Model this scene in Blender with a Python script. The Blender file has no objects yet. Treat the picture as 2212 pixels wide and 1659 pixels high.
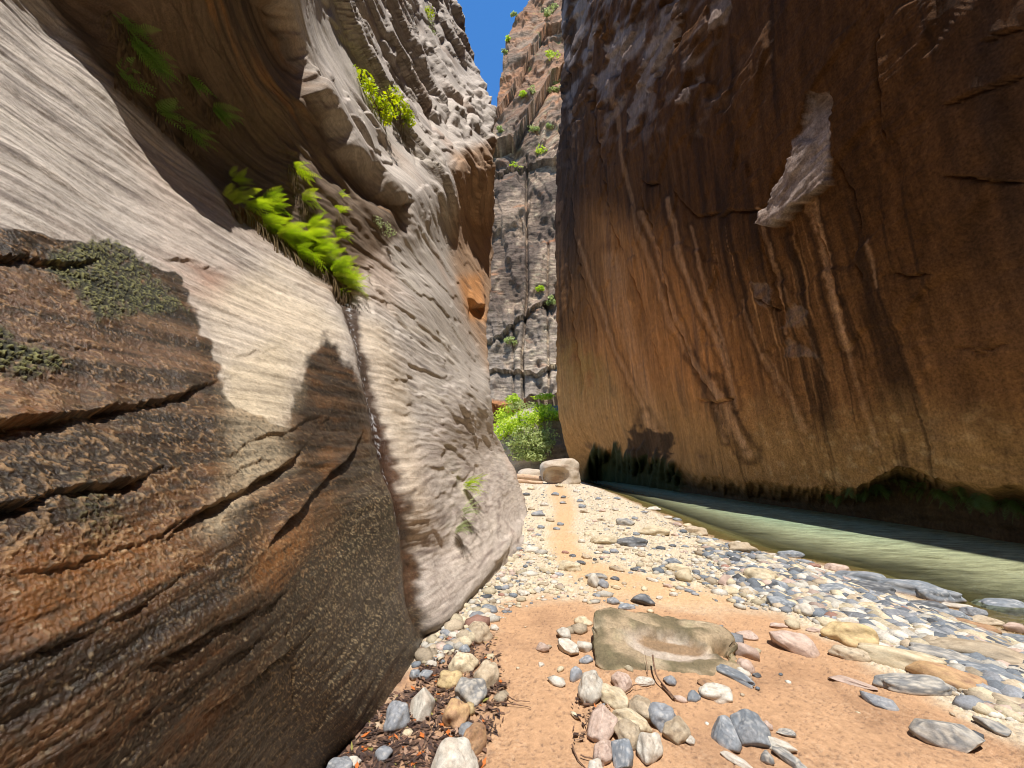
import bpy, bmesh, math, random
import numpy as np
from mathutils import Vector, Matrix, Euler

S = bpy.context.scene
COL = S.collection
# ------------------------------------------------------------------ camera, sky, sun, exposure
EYE = 1.5                                   # camera height above the sand
PITCH = math.radians(12.2)
FOC = 821.0                                 # focal length in the units of the 2212 x 1659 reading of the photo
CU, CV = 1106.0, 829.5
cam_d = bpy.data.cameras.new('camera'); cam = bpy.data.objects.new('camera', cam_d); COL.objects.link(cam)
cam.location = (0, 0, EYE); cam.rotation_euler = (math.radians(90) + PITCH, 0, 0)
cam_d.sensor_width = 36.0; cam_d.lens = 36.0*FOC/2212.0; cam_d.clip_start = 0.05; cam_d.clip_end = 2000
S.camera = cam
SUN_DIR = Vector((0.068, -0.38, 0.92)).normalized()     # towards the sun: high, a little behind the camera
S.world = bpy.data.worlds.new('World'); S.world.use_nodes = True
wn = S.world.node_tree; bg = wn.nodes['Background']
sky = wn.nodes.new('ShaderNodeTexSky'); sky.sky_type = 'NISHITA'; sky.sun_disc = False
sky.sun_elevation = math.asin(SUN_DIR.z); sky.sun_rotation = math.atan2(SUN_DIR.x, SUN_DIR.y)
sky.altitude = 1800; sky.dust_density = 0.0; sky.ozone_density = 2.5; sky.air_density = 1.0
hs_ = wn.nodes.new('ShaderNodeHueSaturation'); hs_.inputs['Saturation'].default_value = 1.25; hs_.inputs['Value'].default_value = 1.15; wn.links.new(sky.outputs[0], hs_.inputs['Color']); wn.links.new(hs_.outputs[0], bg.inputs[0]); bg.inputs[1].default_value = 0.15
sun_d = bpy.data.lights.new('sun', 'SUN'); sun = bpy.data.objects.new('sun', sun_d); COL.objects.link(sun)
sun_d.energy = 4.3; sun_d.angle = math.radians(0.53); sun_d.color = (1.0, 0.955, 0.89)
sun.rotation_euler = SUN_DIR.to_track_quat('Z', 'Y').to_euler(); sun.location = (0, -20, 60)
S.view_settings.view_transform = 'Standard'; S.view_settings.look = 'None'
S.view_settings.exposure = 0.72; S.view_settings.gamma = 1.0
S.cycles.use_denoising = True; S.cycles.pixel_filter_type = 'BLACKMAN_HARRIS'; S.cycles.filter_width = 1.05
S.cycles.max_bounces = 8; S.cycles.diffuse_bounces = 5; S.cycles.glossy_bounces = 3; S.cycles.transparent_max_bounces = 12
S.cycles.caustics_reflective = False; S.cycles.caustics_refractive = False

# ------------------------------------------------------------------ helpers
SP, CP = math.sin(PITCH), math.cos(PITCH)
def ray(u, v):
    xc = np.asarray(u, float) - CU; yc = CV - np.asarray(v, float)
    return xc, FOC*CP - yc*SP, FOC*SP + yc*CP
def proj(x, y, z):
    zz = z - EYE; f = np.maximum(y*CP + zz*SP, 0.05); up = -y*SP + zz*CP
    return CU + FOC*x/f, CV - FOC*up/f
def on_ground(u, v, z=0.0):
    a, b, c = ray(u, v); t = (z - EYE)/np.minimum(c, -1e-3)
    return a*t, b*t
_rs = np.random.RandomState(7)
_PERM = np.tile(_rs.permutation(256), 2).astype(np.int32)
_G = _rs.normal(size=(256, 3)).astype(np.float32); _G /= np.linalg.norm(_G, axis=1)[:, None]
def pn(x, y, z, seed=0):
    x = np.asarray(x, np.float32) + seed*17.31; y = np.asarray(y, np.float32) + seed*5.77; z = np.asarray(z, np.float32) - seed*9.13
    x, y, z = np.broadcast_arrays(x, y, z)
    xi = np.floor(x).astype(np.int32); yi = np.floor(y).astype(np.int32); zi = np.floor(z).astype(np.int32)
    xf = x - xi; yf = y - yi; zf = z - zi
    xi &= 255; yi &= 255; zi &= 255
    fu = xf*xf*xf*(xf*(xf*6-15)+10); fv = yf*yf*yf*(yf*(yf*6-15)+10); fw = zf*zf*zf*(zf*(zf*6-15)+10)
    out = 0
    for dx in (0, 1):
        wx = fu if dx else 1-fu
        for dy in (0, 1):
            wy = fv if dy else 1-fv
            for dz in (0, 1):
                wz = fw if dz else 1-fw
                h = _PERM[(_PERM[(_PERM[(xi+dx) & 255] + yi+dy) & 255] + zi+dz) & 255]
                g = _G[h]
                out = out + wx*wy*wz*(g[..., 0]*(xf-dx) + g[..., 1]*(yf-dy) + g[..., 2]*(zf-dz))
    return out*1.6
def step_of(x, y, z):
    # noise-space distance between neighbouring vertices: octaves finer than the mesh are left out
    x, y, z = np.broadcast_arrays(np.asarray(x, np.float32), np.asarray(y, np.float32), np.asarray(z, np.float32))
    if x.ndim != 2 or min(x.shape) < 40: return None
    d = []
    for ax in (0, 1):
        q = np.sqrt(sum(np.diff(c, axis=ax)**2 for c in (x, y, z))); d.append(np.concatenate([q, q[-1:] if ax == 0 else q[:, -1:]], ax))
    return np.maximum(*d)
def fbm(x, y, z, o=4, seed=0, gain=.5, lac=2.03):
    s = 0; a = 1; n = 0; f = 1; st = step_of(x, y, z)
    for k in range(o):
        w = 1 if st is None else ss(.62, .3, st*f)
        s = s + a*w*pn(x*f, y*f, z*f, seed+k*3); n += a; a *= gain; f *= lac
    return s/n
def ridged(x, y, z, o=4, seed=0, gain=.5):
    s = 0; a = 1; n = 0; f = 1; st = step_of(x, y, z)
    for k in range(o):
        s = s + a*(1 if st is None else ss(.62, .3, st*f))*(1-2*np.abs(pn(x*f, y*f, z*f, seed+k*5))); n += a; a *= gain; f *= 2.07
    return s/n
def ss(e0, e1, x):
    t = np.clip((x-e0)/(e1-e0), 0, 1); return t*t*(3-2*t)
def mix(c, d, m):
    m = np.asarray(m)[..., None] if np.ndim(m) == np.ndim(c)-1 else m
    return c*(1-m) + np.asarray(d, np.float32)*m
class TPS:
    def __init__(s, pts, vals, lam=2.0):
        s.p = np.array(pts, float)/500; n = len(vals)
        K = s.k(s.p[:, None, :]-s.p[None]) + np.eye(n)*lam*1e-3
        Pm = np.c_[np.ones(n), s.p]; A = np.zeros((n+3, n+3)); A[:n, :n] = K; A[:n, n:] = Pm; A[n:, :n] = Pm.T
        s.w = np.linalg.solve(A, np.r_[vals, 0, 0, 0])
    @staticmethod
    def k(d):
        r2 = (d**2).sum(-1)+1e-12; return .5*r2*np.log(r2)
    def __call__(s, u, v):
        sh = u.shape; q = np.c_[u.ravel(), v.ravel()]/500; out = np.empty(len(q))
        n = len(s.p)
        for i in range(0, len(q), 20000):
            c = q[i:i+20000]; out[i:i+20000] = s.k(c[:, None, :]-s.p[None]) @ s.w[:n] + s.w[n] + c @ s.w[n+1:]
        return out.reshape(sh)
def ctrl(L):
    P, V = [], []
    for u, v, kind, val in L:
        a, b, c = (float(q) for q in ray(u, v))
        t = {'X': lambda: val/a, 'Y': lambda: val/b, 'G': lambda: (val-EYE)/c}[kind]()
        assert t > 0, (u, v, kind, val)
        P.append((u, v)); V.append(math.log(t*FOC))
    return TPS(P, V)
def interp_line(pts, q):
    p = np.array(pts, float); return np.interp(q, p[:, 0], p[:, 1])
def seg_dist(pts, u, v):
    p = np.array(pts, float); best = np.full(u.shape, 1e9)
    for (x0, y0), (x1, y1) in zip(p[:-1], p[1:]):
        dx, dy = x1-x0, y1-y0; t = np.clip(((u-x0)*dx+(v-y0)*dy)/(dx*dx+dy*dy+1e-9), 0, 1)
        best = np.minimum(best, (u-x0-t*dx)**2 + (v-y0-t*dy)**2)
    return np.sqrt(best)
def poly_mask(pts, u, v, soft=12):
    p = list(pts)+[pts[0]]; d = seg_dist(p, u, v); ins = np.zeros(u.shape, bool)
    for (x0, y0), (x1, y1) in zip(p[:-1], p[1:]):
        if y0 == y1: continue
        c = ((y0 > v) != (y1 > v)) & (u < (x1-x0)*(v-y0)/(y1-y0)+x0); ins ^= c
    sd = np.where(ins, d, -d); return ss(-soft, soft, sd)
def mesh_from(name, V, F, mat=None, col=None, extra=None, smooth=True, sharp=None):
    """V (n,3), F (m,k) with one k, or list of such arrays"""
    me = bpy.data.meshes.new(name)
    V = np.ascontiguousarray(V, np.float32).reshape(-1, 3)
    Fs = F if isinstance(F, list) else [F]
    Fs = [np.asarray(f, np.int32) for f in Fs if len(f)]
    me.vertices.add(len(V)); me.vertices.foreach_set('co', V.ravel())
    nl = sum(f.size for f in Fs); nf = sum(len(f) for f in Fs)
    me.loops.add(nl); me.loops.foreach_set('vertex_index', np.concatenate([f.ravel() for f in Fs]))
    tot = np.concatenate([np.full(len(f), f.shape[1], np.int32) for f in Fs]); st = np.r_[0, np.cumsum(tot)[:-1]].astype(np.int32)
    me.polygons.add(nf); me.polygons.foreach_set('loop_start', st); me.polygons.foreach_set('loop_total', tot)
    me.polygons.foreach_set('use_smooth', np.full(nf, smooth, bool))
    if col is not None:
        a = me.color_attributes.new('Col', 'FLOAT_COLOR', 'POINT')
        c = np.ones((len(V), 4), np.float32); c[:, :3] = np.clip(col.reshape(-1, 3), 0, 1); a.data.foreach_set('color', c.ravel())
    for k, w in (extra or {}).items():
        a = me.attributes.new(k, 'FLOAT', 'POINT'); a.data.foreach_set('value', np.asarray(w, np.float32).ravel())
    me.update(); me.validate()
    if mat: me.materials.append(mat)
    return me
def link(name, me, parent=None, loc=None):
    o = bpy.data.objects.new(name, me); COL.objects.link(o)
    if parent is not None: o.parent = parent
    if loc is not None: o.location = loc
    return o
def tag(o, label=None, cat=None, group=None, kind=None):
    if label: o['label'] = label
    if cat: o['category'] = cat
    if group: o['group'] = group
    if kind: o['kind'] = kind
    return o
def grid_faces(r, c):
    i = np.arange(r*c).reshape(r, c)
    return np.stack([i[:-1, :-1], i[1:, :-1], i[1:, 1:], i[:-1, 1:]], -1).reshape(-1, 4)
def grid_normals(P):
    du = np.gradient(P, axis=1); dv = np.gradient(P, axis=0)
    n = np.cross(du, dv); n /= np.linalg.norm(n, axis=-1, keepdims=True)+1e-12
    return n
def facing_eye(P, n):
    d = ((P-np.array([0, 0, EYE]))*n).sum(-1); s = np.where(np.median(d) > 0, -1, 1); return n*s

# ------------------------------------------------------------------ materials
def nt(name):
    m = bpy.data.materials.new(name); m.use_nodes = True; t = m.node_tree; return m, t, t.nodes['Principled BSDF']
def N(t, ty, **kw):
    n = t.nodes.new(ty)
    for k, v in kw.items():
        if k in n.inputs: n.inputs[k].default_value = v
        else: setattr(n, k, v)
    return n
def noise_fac(t, scale, lo, hi, coord, detail=3, rough=.6):
    n = N(t, 'ShaderNodeTexNoise', Scale=scale, Detail=detail, Roughness=rough); t.links.new(coord, n.inputs['Vector'])
    mr = N(t, 'ShaderNodeMapRange'); mr.inputs['From Min'].default_value = .3; mr.inputs['From Max'].default_value = .7
    mr.inputs['To Min'].default_value = lo; mr.inputs['To Max'].default_value = hi
    t.links.new(n.outputs['Fac'], mr.inputs['Value']); return mr.outputs[0], n.outputs['Fac']
def rock_mat(name, fine=90., lo=.72, hi=1.25, bump=.35, bdist=.01, rough=.9, wetrough=.22, coarse=18., bed=None, spec=.3):
    m, t, b = nt(name); tc = N(t, 'ShaderNodeTexCoord'); co = tc.outputs['Object']
    at = N(t, 'ShaderNodeAttribute', attribute_name='Col'); w = N(t, 'ShaderNodeAttribute', attribute_name='Wet')
    f1, r1 = noise_fac(t, fine, lo, hi, co, 5, .75); f2, r2 = noise_fac(t, coarse, .85, 1.15, co)
    mu = N(t, 'ShaderNodeMath', operation='MULTIPLY'); t.links.new(f1, mu.inputs[0]); t.links.new(f2, mu.inputs[1])
    if bed:                                                # thin bedding laminae
        mp = N(t, 'ShaderNodeMapping'); mp.inputs['Scale'].default_value = bed; mp.inputs['Rotation'].default_value = (.07, .03, 0); t.links.new(co, mp.inputs['Vector'])
        f3, r3 = noise_fac(t, 1.0, .66, 1.22, mp.outputs[0], 7, .68); mb = N(t, 'ShaderNodeMath', operation='MULTIPLY'); t.links.new(mu.outputs[0], mb.inputs[0]); t.links.new(f3, mb.inputs[1]); mu = mb
    vm = N(t, 'ShaderNodeVectorMath', operation='SCALE'); t.links.new(at.outputs['Color'], vm.inputs[0]); t.links.new(mu.outputs[0], vm.inputs['Scale'])
    t.links.new(vm.outputs[0], b.inputs['Base Color'])
    mr = N(t, 'ShaderNodeMapRange'); mr.inputs['To Min'].default_value = rough; mr.inputs['To Max'].default_value = wetrough
    t.links.new(w.outputs['Fac'], mr.inputs['Value']); t.links.new(mr.outputs[0], b.inputs['Roughness'])
    b.inputs['Specular IOR Level'].default_value = spec
    bp = N(t, 'ShaderNodeBump', Strength=bump, Distance=bdist); ad = N(t, 'ShaderNodeMath', operation='ADD')
    t.links.new(r1, ad.inputs[0]); t.links.new(r2, ad.inputs[1]); 
    if bed:
        a3 = N(t, 'ShaderNodeMath', operation='MULTIPLY_ADD'); a3.inputs[1].default_value = 2.2; t.links.new(r3, a3.inputs[0]); t.links.new(ad.outputs[0], a3.inputs[2]); ad = a3
    t.links.new(ad.outputs[0], bp.inputs['Height']); t.links.new(bp.outputs[0], b.inputs['Normal'])
    return m
M_LEFT = rock_mat('sandstone_near', 110, .6, 1.35, .6, .012, .92, .16, 22, bed=(1.6, 1.1, 16.), spec=.32)
M_RIGHT = rock_mat('sandstone_shade', 15, .5, 1.5, .7, .05, .95, .5, 3., bed=(3.2, 3.2, .22), spec=.08)
M_FAR = rock_mat('sandstone_far', 1.2, .6, 1.4, .6, .4, .95, .9, .25, bed=(.12, .12, 1.1), spec=.1)
M_GROUND = rock_mat('river_sand', 160, .75, 1.22, .5, .006, .95, .35, 25)
M_BOULDER = rock_mat('boulder_rock', 45, .7, 1.3, .5, .01, .9, .4, 9)
def raise_wall(PP, C, W, side, top=75., n=16):
    # carry the wall on above the frame, up to the canyon's rim
    q = np.linspace(0, 1, n)[1:][::-1]; e = PP[0]; ins = []
    for k in q:
        r = e.copy(); z1 = np.maximum(e[:, 2]+5, top + 8*pn(e[:, 1]*.05, 0, 0, 77)); r[:, 2] = e[:, 2] + (z1-e[:, 2])*k**1.3
        r[:, 0] += side*(.4+(.11 if side < 0 else .05)*(r[:, 2]-e[:, 2]))*1.0 + .8*fbm(r[:, 1]*.2, r[:, 2]*.2, 0*r[:, 0], 3, 78)*k**.3; ins.append(r)
    A = np.stack(ins, 0); return (np.concatenate([A, PP], 0), np.concatenate([np.repeat(C[:1], len(q), 0), C], 0), np.concatenate([np.repeat(W[:1]*0, len(q), 0), W], 0))
# ------------------------------------------------------------------ the near canyon wall on the left
SIL_L = [(-500, 900), (0, 975), (60, 1004), (140, 1034), (220, 1058), (290, 1071), (430, 1074), (490, 1066), (560, 1062), (640, 1058), (700, 1050), (780, 1054),
         (850, 1060), (930, 1066), (970, 1086), (1010, 1110), (1050, 1126), (1100, 1140), (1140, 1139), (1175, 1130), (1300, 1128), (1500, 1122), (1900, 1100)]
LEFT_T = ctrl([
    (0, 1659, 'X', -.95), (350, 1659, 'X', -.93), (700, 1659, 'G', 0), (800, 1560, 'G', 0), (925, 1385, 'G', 0), (985, 1325, 'G', 0), (1050, 1262, 'G', 0), (1125, 1175, 'G', 0),
    (1139, 1125, 'Y', 12.3), (-500, 1659, 'X', -.95), (-600, 1000, 'X', -1.3), (-600, 400, 'X', -2.2), (-600, -300, 'X', -2.9),
    (0, 1300, 'X', -1.02), (0, 1000, 'X', -1.25), (0, 700, 'X', -1.68), (0, 430, 'X', -2.2), (0, 180, 'X', -2.85),
    (600, 1250, 'X', -1.0), (800, 1000, 'X', -1.32), (840, 1220, 'X', -.98), (300, 1300, 'X', -1.02), (300, 950, 'X', -1.38),
    (950, 1200, 'Y', 4.75), (1050, 1100, 'Y', 7.4), (1000, 900, 'Y', 8.0), (880, 880, 'Y', 5.2), (1050, 850, 'Y', 11.5), (940, 650, 'Y', 8.3), (890, 1100, 'Y', 3.9),
    (800, 660, 'Y', 5.2), (640, 520, 'X', -2.75), (500, 440, 'X', -2.95), (300, 290, 'X', -3.15), (400, 650, 'X', -2.1), (650, 850, 'X', -1.6), (120, 60, 'X', -3.45),
    (300, 60, 'X', -3.12), (450, 150, 'X', -3.1), (600, 0, 'X', -2.75), (600, 300, 'X', -3.1), (300, -200, 'X', -2.85), (0, -200, 'X', -3.4), (700, 200, 'X', -2.75), (750, 330, 'X', -2.62),
    (800, 100, 'X', -4.1), (950, 100, 'X', -4.3), (975, 0, 'X', -4.7), (830, 330, 'X', -2.95), (760, -250, 'X', -4.6), (950, -300, 'X', -6.6), (620, -120, 'X', -2.75), (700, 0, 'X', -3.45), (710, -120, 'X', -3.9), (800, 0, 'X', -4.55), (900, 0, 'X', -5.1), (820, -140, 'X', -5.1),
    (890, 430, 'X', -2.25), (860, 520, 'X', -2.35), (960, 380, 'X', -2.35), (1000, 200, 'X', -3.1), (1060, 250, 'Y', 20), (1062, 330, 'Y', 17.5), (1062, 470, 'Y', 21.5), (1056, 600, 'Y', 19.5), (1052, 700, 'Y', 16.2), (1052, 780, 'Y', 14.2), (1005, 370, 'Y', 13.6), (1012, 480, 'Y', 15.8), (1005, 620, 'Y', 13.2),
    (1088, 975, 'Y', 15), (1112, 1015, 'Y', 14.5),
    (500, 1850, 'X', -.93), (820, 1700, 'X', -.9), (1000, 1500, 'X', -.6), (1125, 1300, 'Y', 9.5), (1120, 1600, 'Y', 8.5), (-300, 1850, 'X', -.95)])

LEDGES = [  # edge running across the wall: (v at u) polyline, relief in metres, reach below, reach above (reading units)
    ([(-100, 545), (0, 548), (60, 552), (130, 560), (230, 560)], .10, 34, 60),
    ([(340, 560), (420, 566), (500, 584)], .05, 16, 40),
    ([(-100, 700), (0, 720), (120, 745), (260, 750)], .03, 20, 50),
    ([(-200, 925), (0, 918), (150, 893), (300, 868), (400, 848), (480, 812), (540, 790)], .16, 52, 80),
    ([(-200, 1120), (0, 1098), (120, 1062), (260, 1045), (340, 1010), (420, 1005)], .10, 42, 60),
    ([(480, 780), (560, 752), (640, 730)], .03, 16, 30),
    ([(330, 1190), (400, 1120), (520, 1055), (600, 1010), (660, 960), (745, 850)], .13, 36, 70),
    ([(480, 990), (560, 940), (640, 918), (720, 880)], .06, 20, 40),
    ([(560, 1190), (620, 1120), (700, 1040), (760, 970), (800, 905)], .20, 40, 90),
    ([(430, 1080), (520, 1010), (600, 985)], .04, 16, 26),
    ([(250, 1480), (380, 1400), (480, 1340), (560, 1310), (660, 1250)], .07, 30, 50),
    ([(380, 1600), (470, 1520), (560, 1450), (640, 1390), (700, 1350)], .09, 26, 34),
    ([(300, 1560), (420, 1470), (520, 1400), (620, 1340)], .05, 18, 28),
    ([(0, 1440), (150, 1380), (300, 1300), (420, 1220)], .04, 24, 50),
    ([(100, 1640), (250, 1570), (360, 1500)], .05, 20, 40),
    ([(640, 1560), (700, 1500), (740, 1440)], .03, 16, 22),
    ([(0, 1240), (140, 1215), (300, 1170), (430, 1100)], .05, 26, 50),
    ([(880, 1200), (940, 1240), (985, 1320)], .08, 10, 20),
    ([(905, 1000), (960, 1010), (1000, 1030), (1030, 1000)], .18, 24, 30),
    ([(985, 860), (1010, 890), (1040, 990)], .25, 16, 24),
    ([(1040, 930), (1058, 955), (1070, 1000)], .3, 22, 30),
    ([(930, 1130), (960, 1190), (990, 1240)], .12, 16, 22),
    ([(880, 700), (930, 760), (965, 800)], .12, 14, 22),
    ([(820, 640), (860, 680), (892, 750)], .10, 10, 20),
    ([(860, 560), (930, 620), (960, 660)], .14, 12, 30),
    ([(1010, 640), (1030, 656), (1050, 650)], .9, 60, 30),
]
STEEP = [  # edges running steeply: (u at v), relief, reach to the left, reach to the right
    ([(-50, 690), (60, 745), (140, 790), (240, 830), (330, 905), (400, 935)], .22, 24, 30),
    ([(-50, 745), (60, 800), (160, 838), (260, 880), (330, 935)], .35, 26, 30),
    ([(-50, 800), (60, 845), (120, 900), (210, 925), (300, 950), (400, 975)], .45, 28, 34),
    ([(-50, 870), (60, 915), (160, 950), (260, 975), (340, 1000)], .55, 22, 30),
    ([(-50, 925), (60, 955), (160, 985), (260, 1010), (360, 1030)], .5, 16, 20),
    ([(330, 775), (400, 820), (470, 850)], .12, 20, 20),
    ([(540, 735), (600, 770), (660, 800), (720, 830)], .07, 8, 14),
    ([(560, 790), (620, 810), (700, 870), (740, 900)], .10, 10, 14),
    ([(700, 500), (770, 560)], .0, 10, 10),
    ([(1340, 618), (1400, 632), (1440, 640), (1520, 650), (1560, 662)], .03, 8, 12),
    ([(150, 560), (240, 590), (340, 640), (430, 700)], .05, 10, 20),
    ([(60, 470), (160, 520), (260, 560), (350, 610)], .05, 12, 24),
]
def build_left():
    v1 = np.concatenate([np.concatenate([np.arange(-480, -20, 5.), np.arange(-20, 700, 1.9), np.arange(700, 1700, 2.3)]), np.arange(1700, 1900, 10)])
    s = np.concatenate([np.linspace(0, .34, 60, endpoint=False), np.linspace(.34, 1, 560)])
    sil = interp_line(SIL_L, v1)
    sil = sil + 3.0*pn(v1/26., 0, 0, 3) + 1.6*pn(v1/8., 3, 0, 3)
    u = -650 + (sil[:, None]+650)*s[None]; v = np.repeat(v1[:, None], len(s), 1)
    lt = LEFT_T(u, v)
    t = np.exp(lt)/FOC
    # hollow behind the fern ledge and under the hanging slab
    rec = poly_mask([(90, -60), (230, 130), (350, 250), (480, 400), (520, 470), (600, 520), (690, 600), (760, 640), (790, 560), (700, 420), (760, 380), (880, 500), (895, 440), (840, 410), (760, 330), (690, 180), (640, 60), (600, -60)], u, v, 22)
    a, b, c = ray(u, v)
    P = np.stack([a*t, b*t, EYE+c*t], -1)
    n0 = facing_eye(P, grid_normals(P))
    out = np.array([1., 0, 0])
    dep = np.linalg.norm(P-np.array([0, 0, EYE]), axis=-1)
    px = dep/FOC                                   # metres per reading unit
    x, y, z = P[..., 0], P[..., 1], P[..., 2]
    UR = [(585, -120), (600, -60), (640, 60), (690, 180), (760, 330), (840, 410), (895, 440), (880, 500), (800, 575)]
    recs = poly_mask([(-700, -700), (-700, 1200), (0, 700), (700, 700), (800, 575), (880, 500), (895, 440), (840, 410), (760, 330), (690, 180), (640, 60), (600, -60), (560, -700)], u+16*fbm(u/50, v/50, 0*u, 3, 13), v+10*fbm(u/40, v/40, 3+0*u, 3, 13), 12)
    D = -.10*rec - .30*recs*np.exp(-seg_dist(UR, u, v)/95.)*ss(560, 400, v)
    # crease where the wet bulge meets the dry face
    cr = seg_dist([(745, 640), (780, 720), (805, 800), (832, 950), (868, 1060), (890, 1180), (905, 1290), (930, 1385)], u, v)
    D -= .11*np.exp(-(cr/20)**2)
    D += .05*np.exp(-((seg_dist([(1140, 1140), (1060, 1240), (1000, 1310), (935, 1375)], u, v)-12)/14)**2)
    for pts, A, wb, wa in LEDGES:
        p = np.array(pts); vv = interp_line(pts, u) + 9*pn(u/45., v/200., 0, len(p)) + 5*pn(u/13., v/60., 3, len(p)); d = v-vv
        tap = ss(p[0, 0], p[0, 0]+.25*(p[-1, 0]-p[0, 0]), u)*ss(p[-1, 0], p[-1, 0]-.25*(p[-1, 0]-p[0, 0]), u)
        D += .42*A*tap*np.clip(.75+1.1*pn(u/70., len(p), pts[0][1]*.1, 16), .12, 1.5)*np.where(d > 0, .4-1.05*ss(0, 7, d)*np.exp(-d/wb)-.4*ss(0, 3*wb, d), .4*np.exp(np.minimum(d, 0)/wa))
    for pts, A, wl, wr in STEEP:
        p = np.array(pts); uu = interp_line(pts, v) + 6*pn(v/24., u/200., 0, len(p)); d = uu-u
        L = p[-1, 0]-p[0, 0]; tap = (ss(p[0, 0], p[0, 0]+.2*L, v) if p[0, 0] > 0 else 1)*ss(p[-1, 0], p[-1, 0]-.25*L, v)
        D += .2*A*tap*np.where(d > 0, -.75*np.exp(-d/wl)*ss(-1, 6, d), .4*np.exp(np.minimum(d, 0)/wr)) - .45*A*tap*np.exp(-(d/3.2)**2)*np.clip(.6+1.2*pn(v/34., len(p), 0, 18), 0, 1)
    # bedding relief (layers run along the canyon, gently warped)
    upw = ss(640, 420, v)*ss(600, 700, u); wp = .25*fbm(x*.7, y*.35, z*.7, 3, 11)*(1-.8*upw)
    zb = z - .035*y + wp; near = ss(5.5, 3.2, dep); 
    lay1 = fbm(x*.6, y*.45, zb*4.2, 4, 21, .55); lay2 = fbm(x*1.5, y*1.3, zb*15, 4, 31, .6)*ss(12, 6, dep) + fbm(x*.5, y*.25, zb*2.4, 3, 34, .5)*ss(6, 12, dep)
    dry = ss(-12, 30, (u-interp_line([(0, 0), (640, 745), (800, 805), (1060, 868), (1385, 930), (1900, 990)], v)))
    up = ss(620, 300, v)*ss(640, 720, u)
    face = dry*(1-up)
    D += (.010+.0020*dep)*lay1*(1-.55*rec)*(1-.7*face)*(1-.9*up) + .0042*dep**.8*lay2*(1-.45*up)*(1-.4*face)
    D += (1-dry)*.017*fbm(x*.8, y*.6, (z-.10*y)*9, 5, 33, .6)
    # joints and blocky relief on the high part
    rj = ridged(x*.3, y*.22, zb*.9, 4, 41)
    D += up*(.018*dep**.55)*(np.minimum(rj, .55)-.4)
    st = fbm(x*.4, y*.12, z*.5+.05*y, 4, 47, .42); st2 = fbm(x*.7, y*.5-.3*z, z*.6, 4, 48, .5); D += up*dep**.5*(.045*(ss(-.05, .05, st)+ss(.15, .22, st)-.8)+.018*(ss(-.03, .03, st2)+ss(.2, .25, st2)-.7))
    D += face*.028*(ss(-.02, .05, fbm(x*.8, y*.5, zb*1.9, 4, 45))-.5)*ss(3.5, 7, dep)
    D += .06*(1-.6*face)*fbm(x*.7, y*.6, z*.8, 3, 51) + .004*dep**.7*fbm(x*9, y*9, z*9, 3, 61)
    D += face*.009*dep**.6*fbm(x*3, y*2, zb*16, 4, 35, .65) + up*.006*dep**.5*fbm(x*1.5, y*.7, z*4, 4, 36, .65)
    # granular crust of algae on the wet part
    wet = 1-ss(-14, 14, u-interp_line([(400, -700), (500, 60), (540, 240), (600, 395), (690, 425), (780, 478), (860, 485), (905, 560), (930, 620), (1000, 640), (1100, 640)], v) - 22*pn(u/30, v/30, 0, 71))
    wet = np.maximum(wet, poly_mask([(600, 930), (640, 820), (680, 750), (700, 720), (745, 770), (800, 850), (850, 930), (885, 1080), (905, 1230), (935, 1390), (820, 1560), (700, 1700), (0, 1700), (400, 1280), (560, 1180), (620, 1090), (620, 1000)], u + 34*fbm(u/50, v/50, 0*u, 4, 72, .6), v+26*fbm(u/50, v/40, 2+0*u, 4, 73, .6), 26))
    wet = np.maximum(wet, ss(1130, 1160, v+.35*u-180)*(1-dry))
    wet = ss(.22, .78, wet + .42*fbm(u/30., v/22., 0*u, 5, 70, .7))
    gran = wet*ss(6, 3, dep)
    g1 = pn(x*48, y*48, z*48, 81); g2 = pn(x*105, y*105, z*105, 82)
    D += gran*(.0012*g1 + .0024*g2*ss(3.2, 2.2, dep))
    drip = ridged(x*14+.6*g1, y*14, z*22, 2, 83)
    vein = gran*ss(1330, 1180, v)*ss(.60, .82, drip)
    D += .003*vein
    nn = n0*.75+out*.25; nn /= np.linalg.norm(nn, axis=-1, keepdims=True)
    P2 = P + nn*D[..., None]
    # colour of the stone, plus painted light above and shade in the hollow
    C = np.empty(P.shape, np.float32); C[:] = (.46, .40, .345); C = mix(C, (.52, .455, .40), up*.6)  # upper face painted paler so that it looks more sunlit
    m1 = fbm(x*.9, y*.5, zb*2.5, 4, 91); m2 = fbm(x*2.5, y*1.4, zb*14, 4, 92); m3 = fbm(x*.4, y*.3, z*.4, 3, 93)
    C = mix(C, (.58, .51, .43), ss(-.1, .5, m1)*.7); C = mix(C, (.20, .165, .145), ss(.0, .36, m2)*(.8-.45*up))
    crk = ss(.1, .26, fbm(x*.9, y*.30, zb*2.2, 4, 98, .6)); C = mix(C, (.13, .10, .085), up*crk*.55)
    m4 = fbm(x*7, y*3.2, zb*48, 3, 97); C = mix(C, (.17, .14, .12), ss(.1, .4, m4)*.6*ss(9, 4, dep)); C = mix(C, (.66, .60, .52), ss(.1, .4, -m4)*.4*ss(9, 4, dep))
    C = mix(C, (.42, .29, .21), ss(.1, .5, m3)*.5)
    C = mix(C, (.62, .51, .37), poly_mask([(430, 640), (600, 560), (700, 640), (740, 740), (700, 800), (640, 900), (600, 1020), (470, 1090), (490, 900), (470, 780)], u, v, 40)*.75*(.6+.4*ss(-.2, .3, m1)))
    C = mix(C, (.62, .50, .36), poly_mask([(770, 680), (830, 700), (870, 800), (900, 960), (930, 1100), (900, 1180), (860, 1000), (815, 820)], u, v, 24)*.6)
    C = mix(C, (.30, .20, .15), face*poly_mask([(870, 980), (1000, 860), (1140, 1080), (1120, 1180), (930, 1390), (890, 1180)], u, v, 50)*.22)
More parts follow.
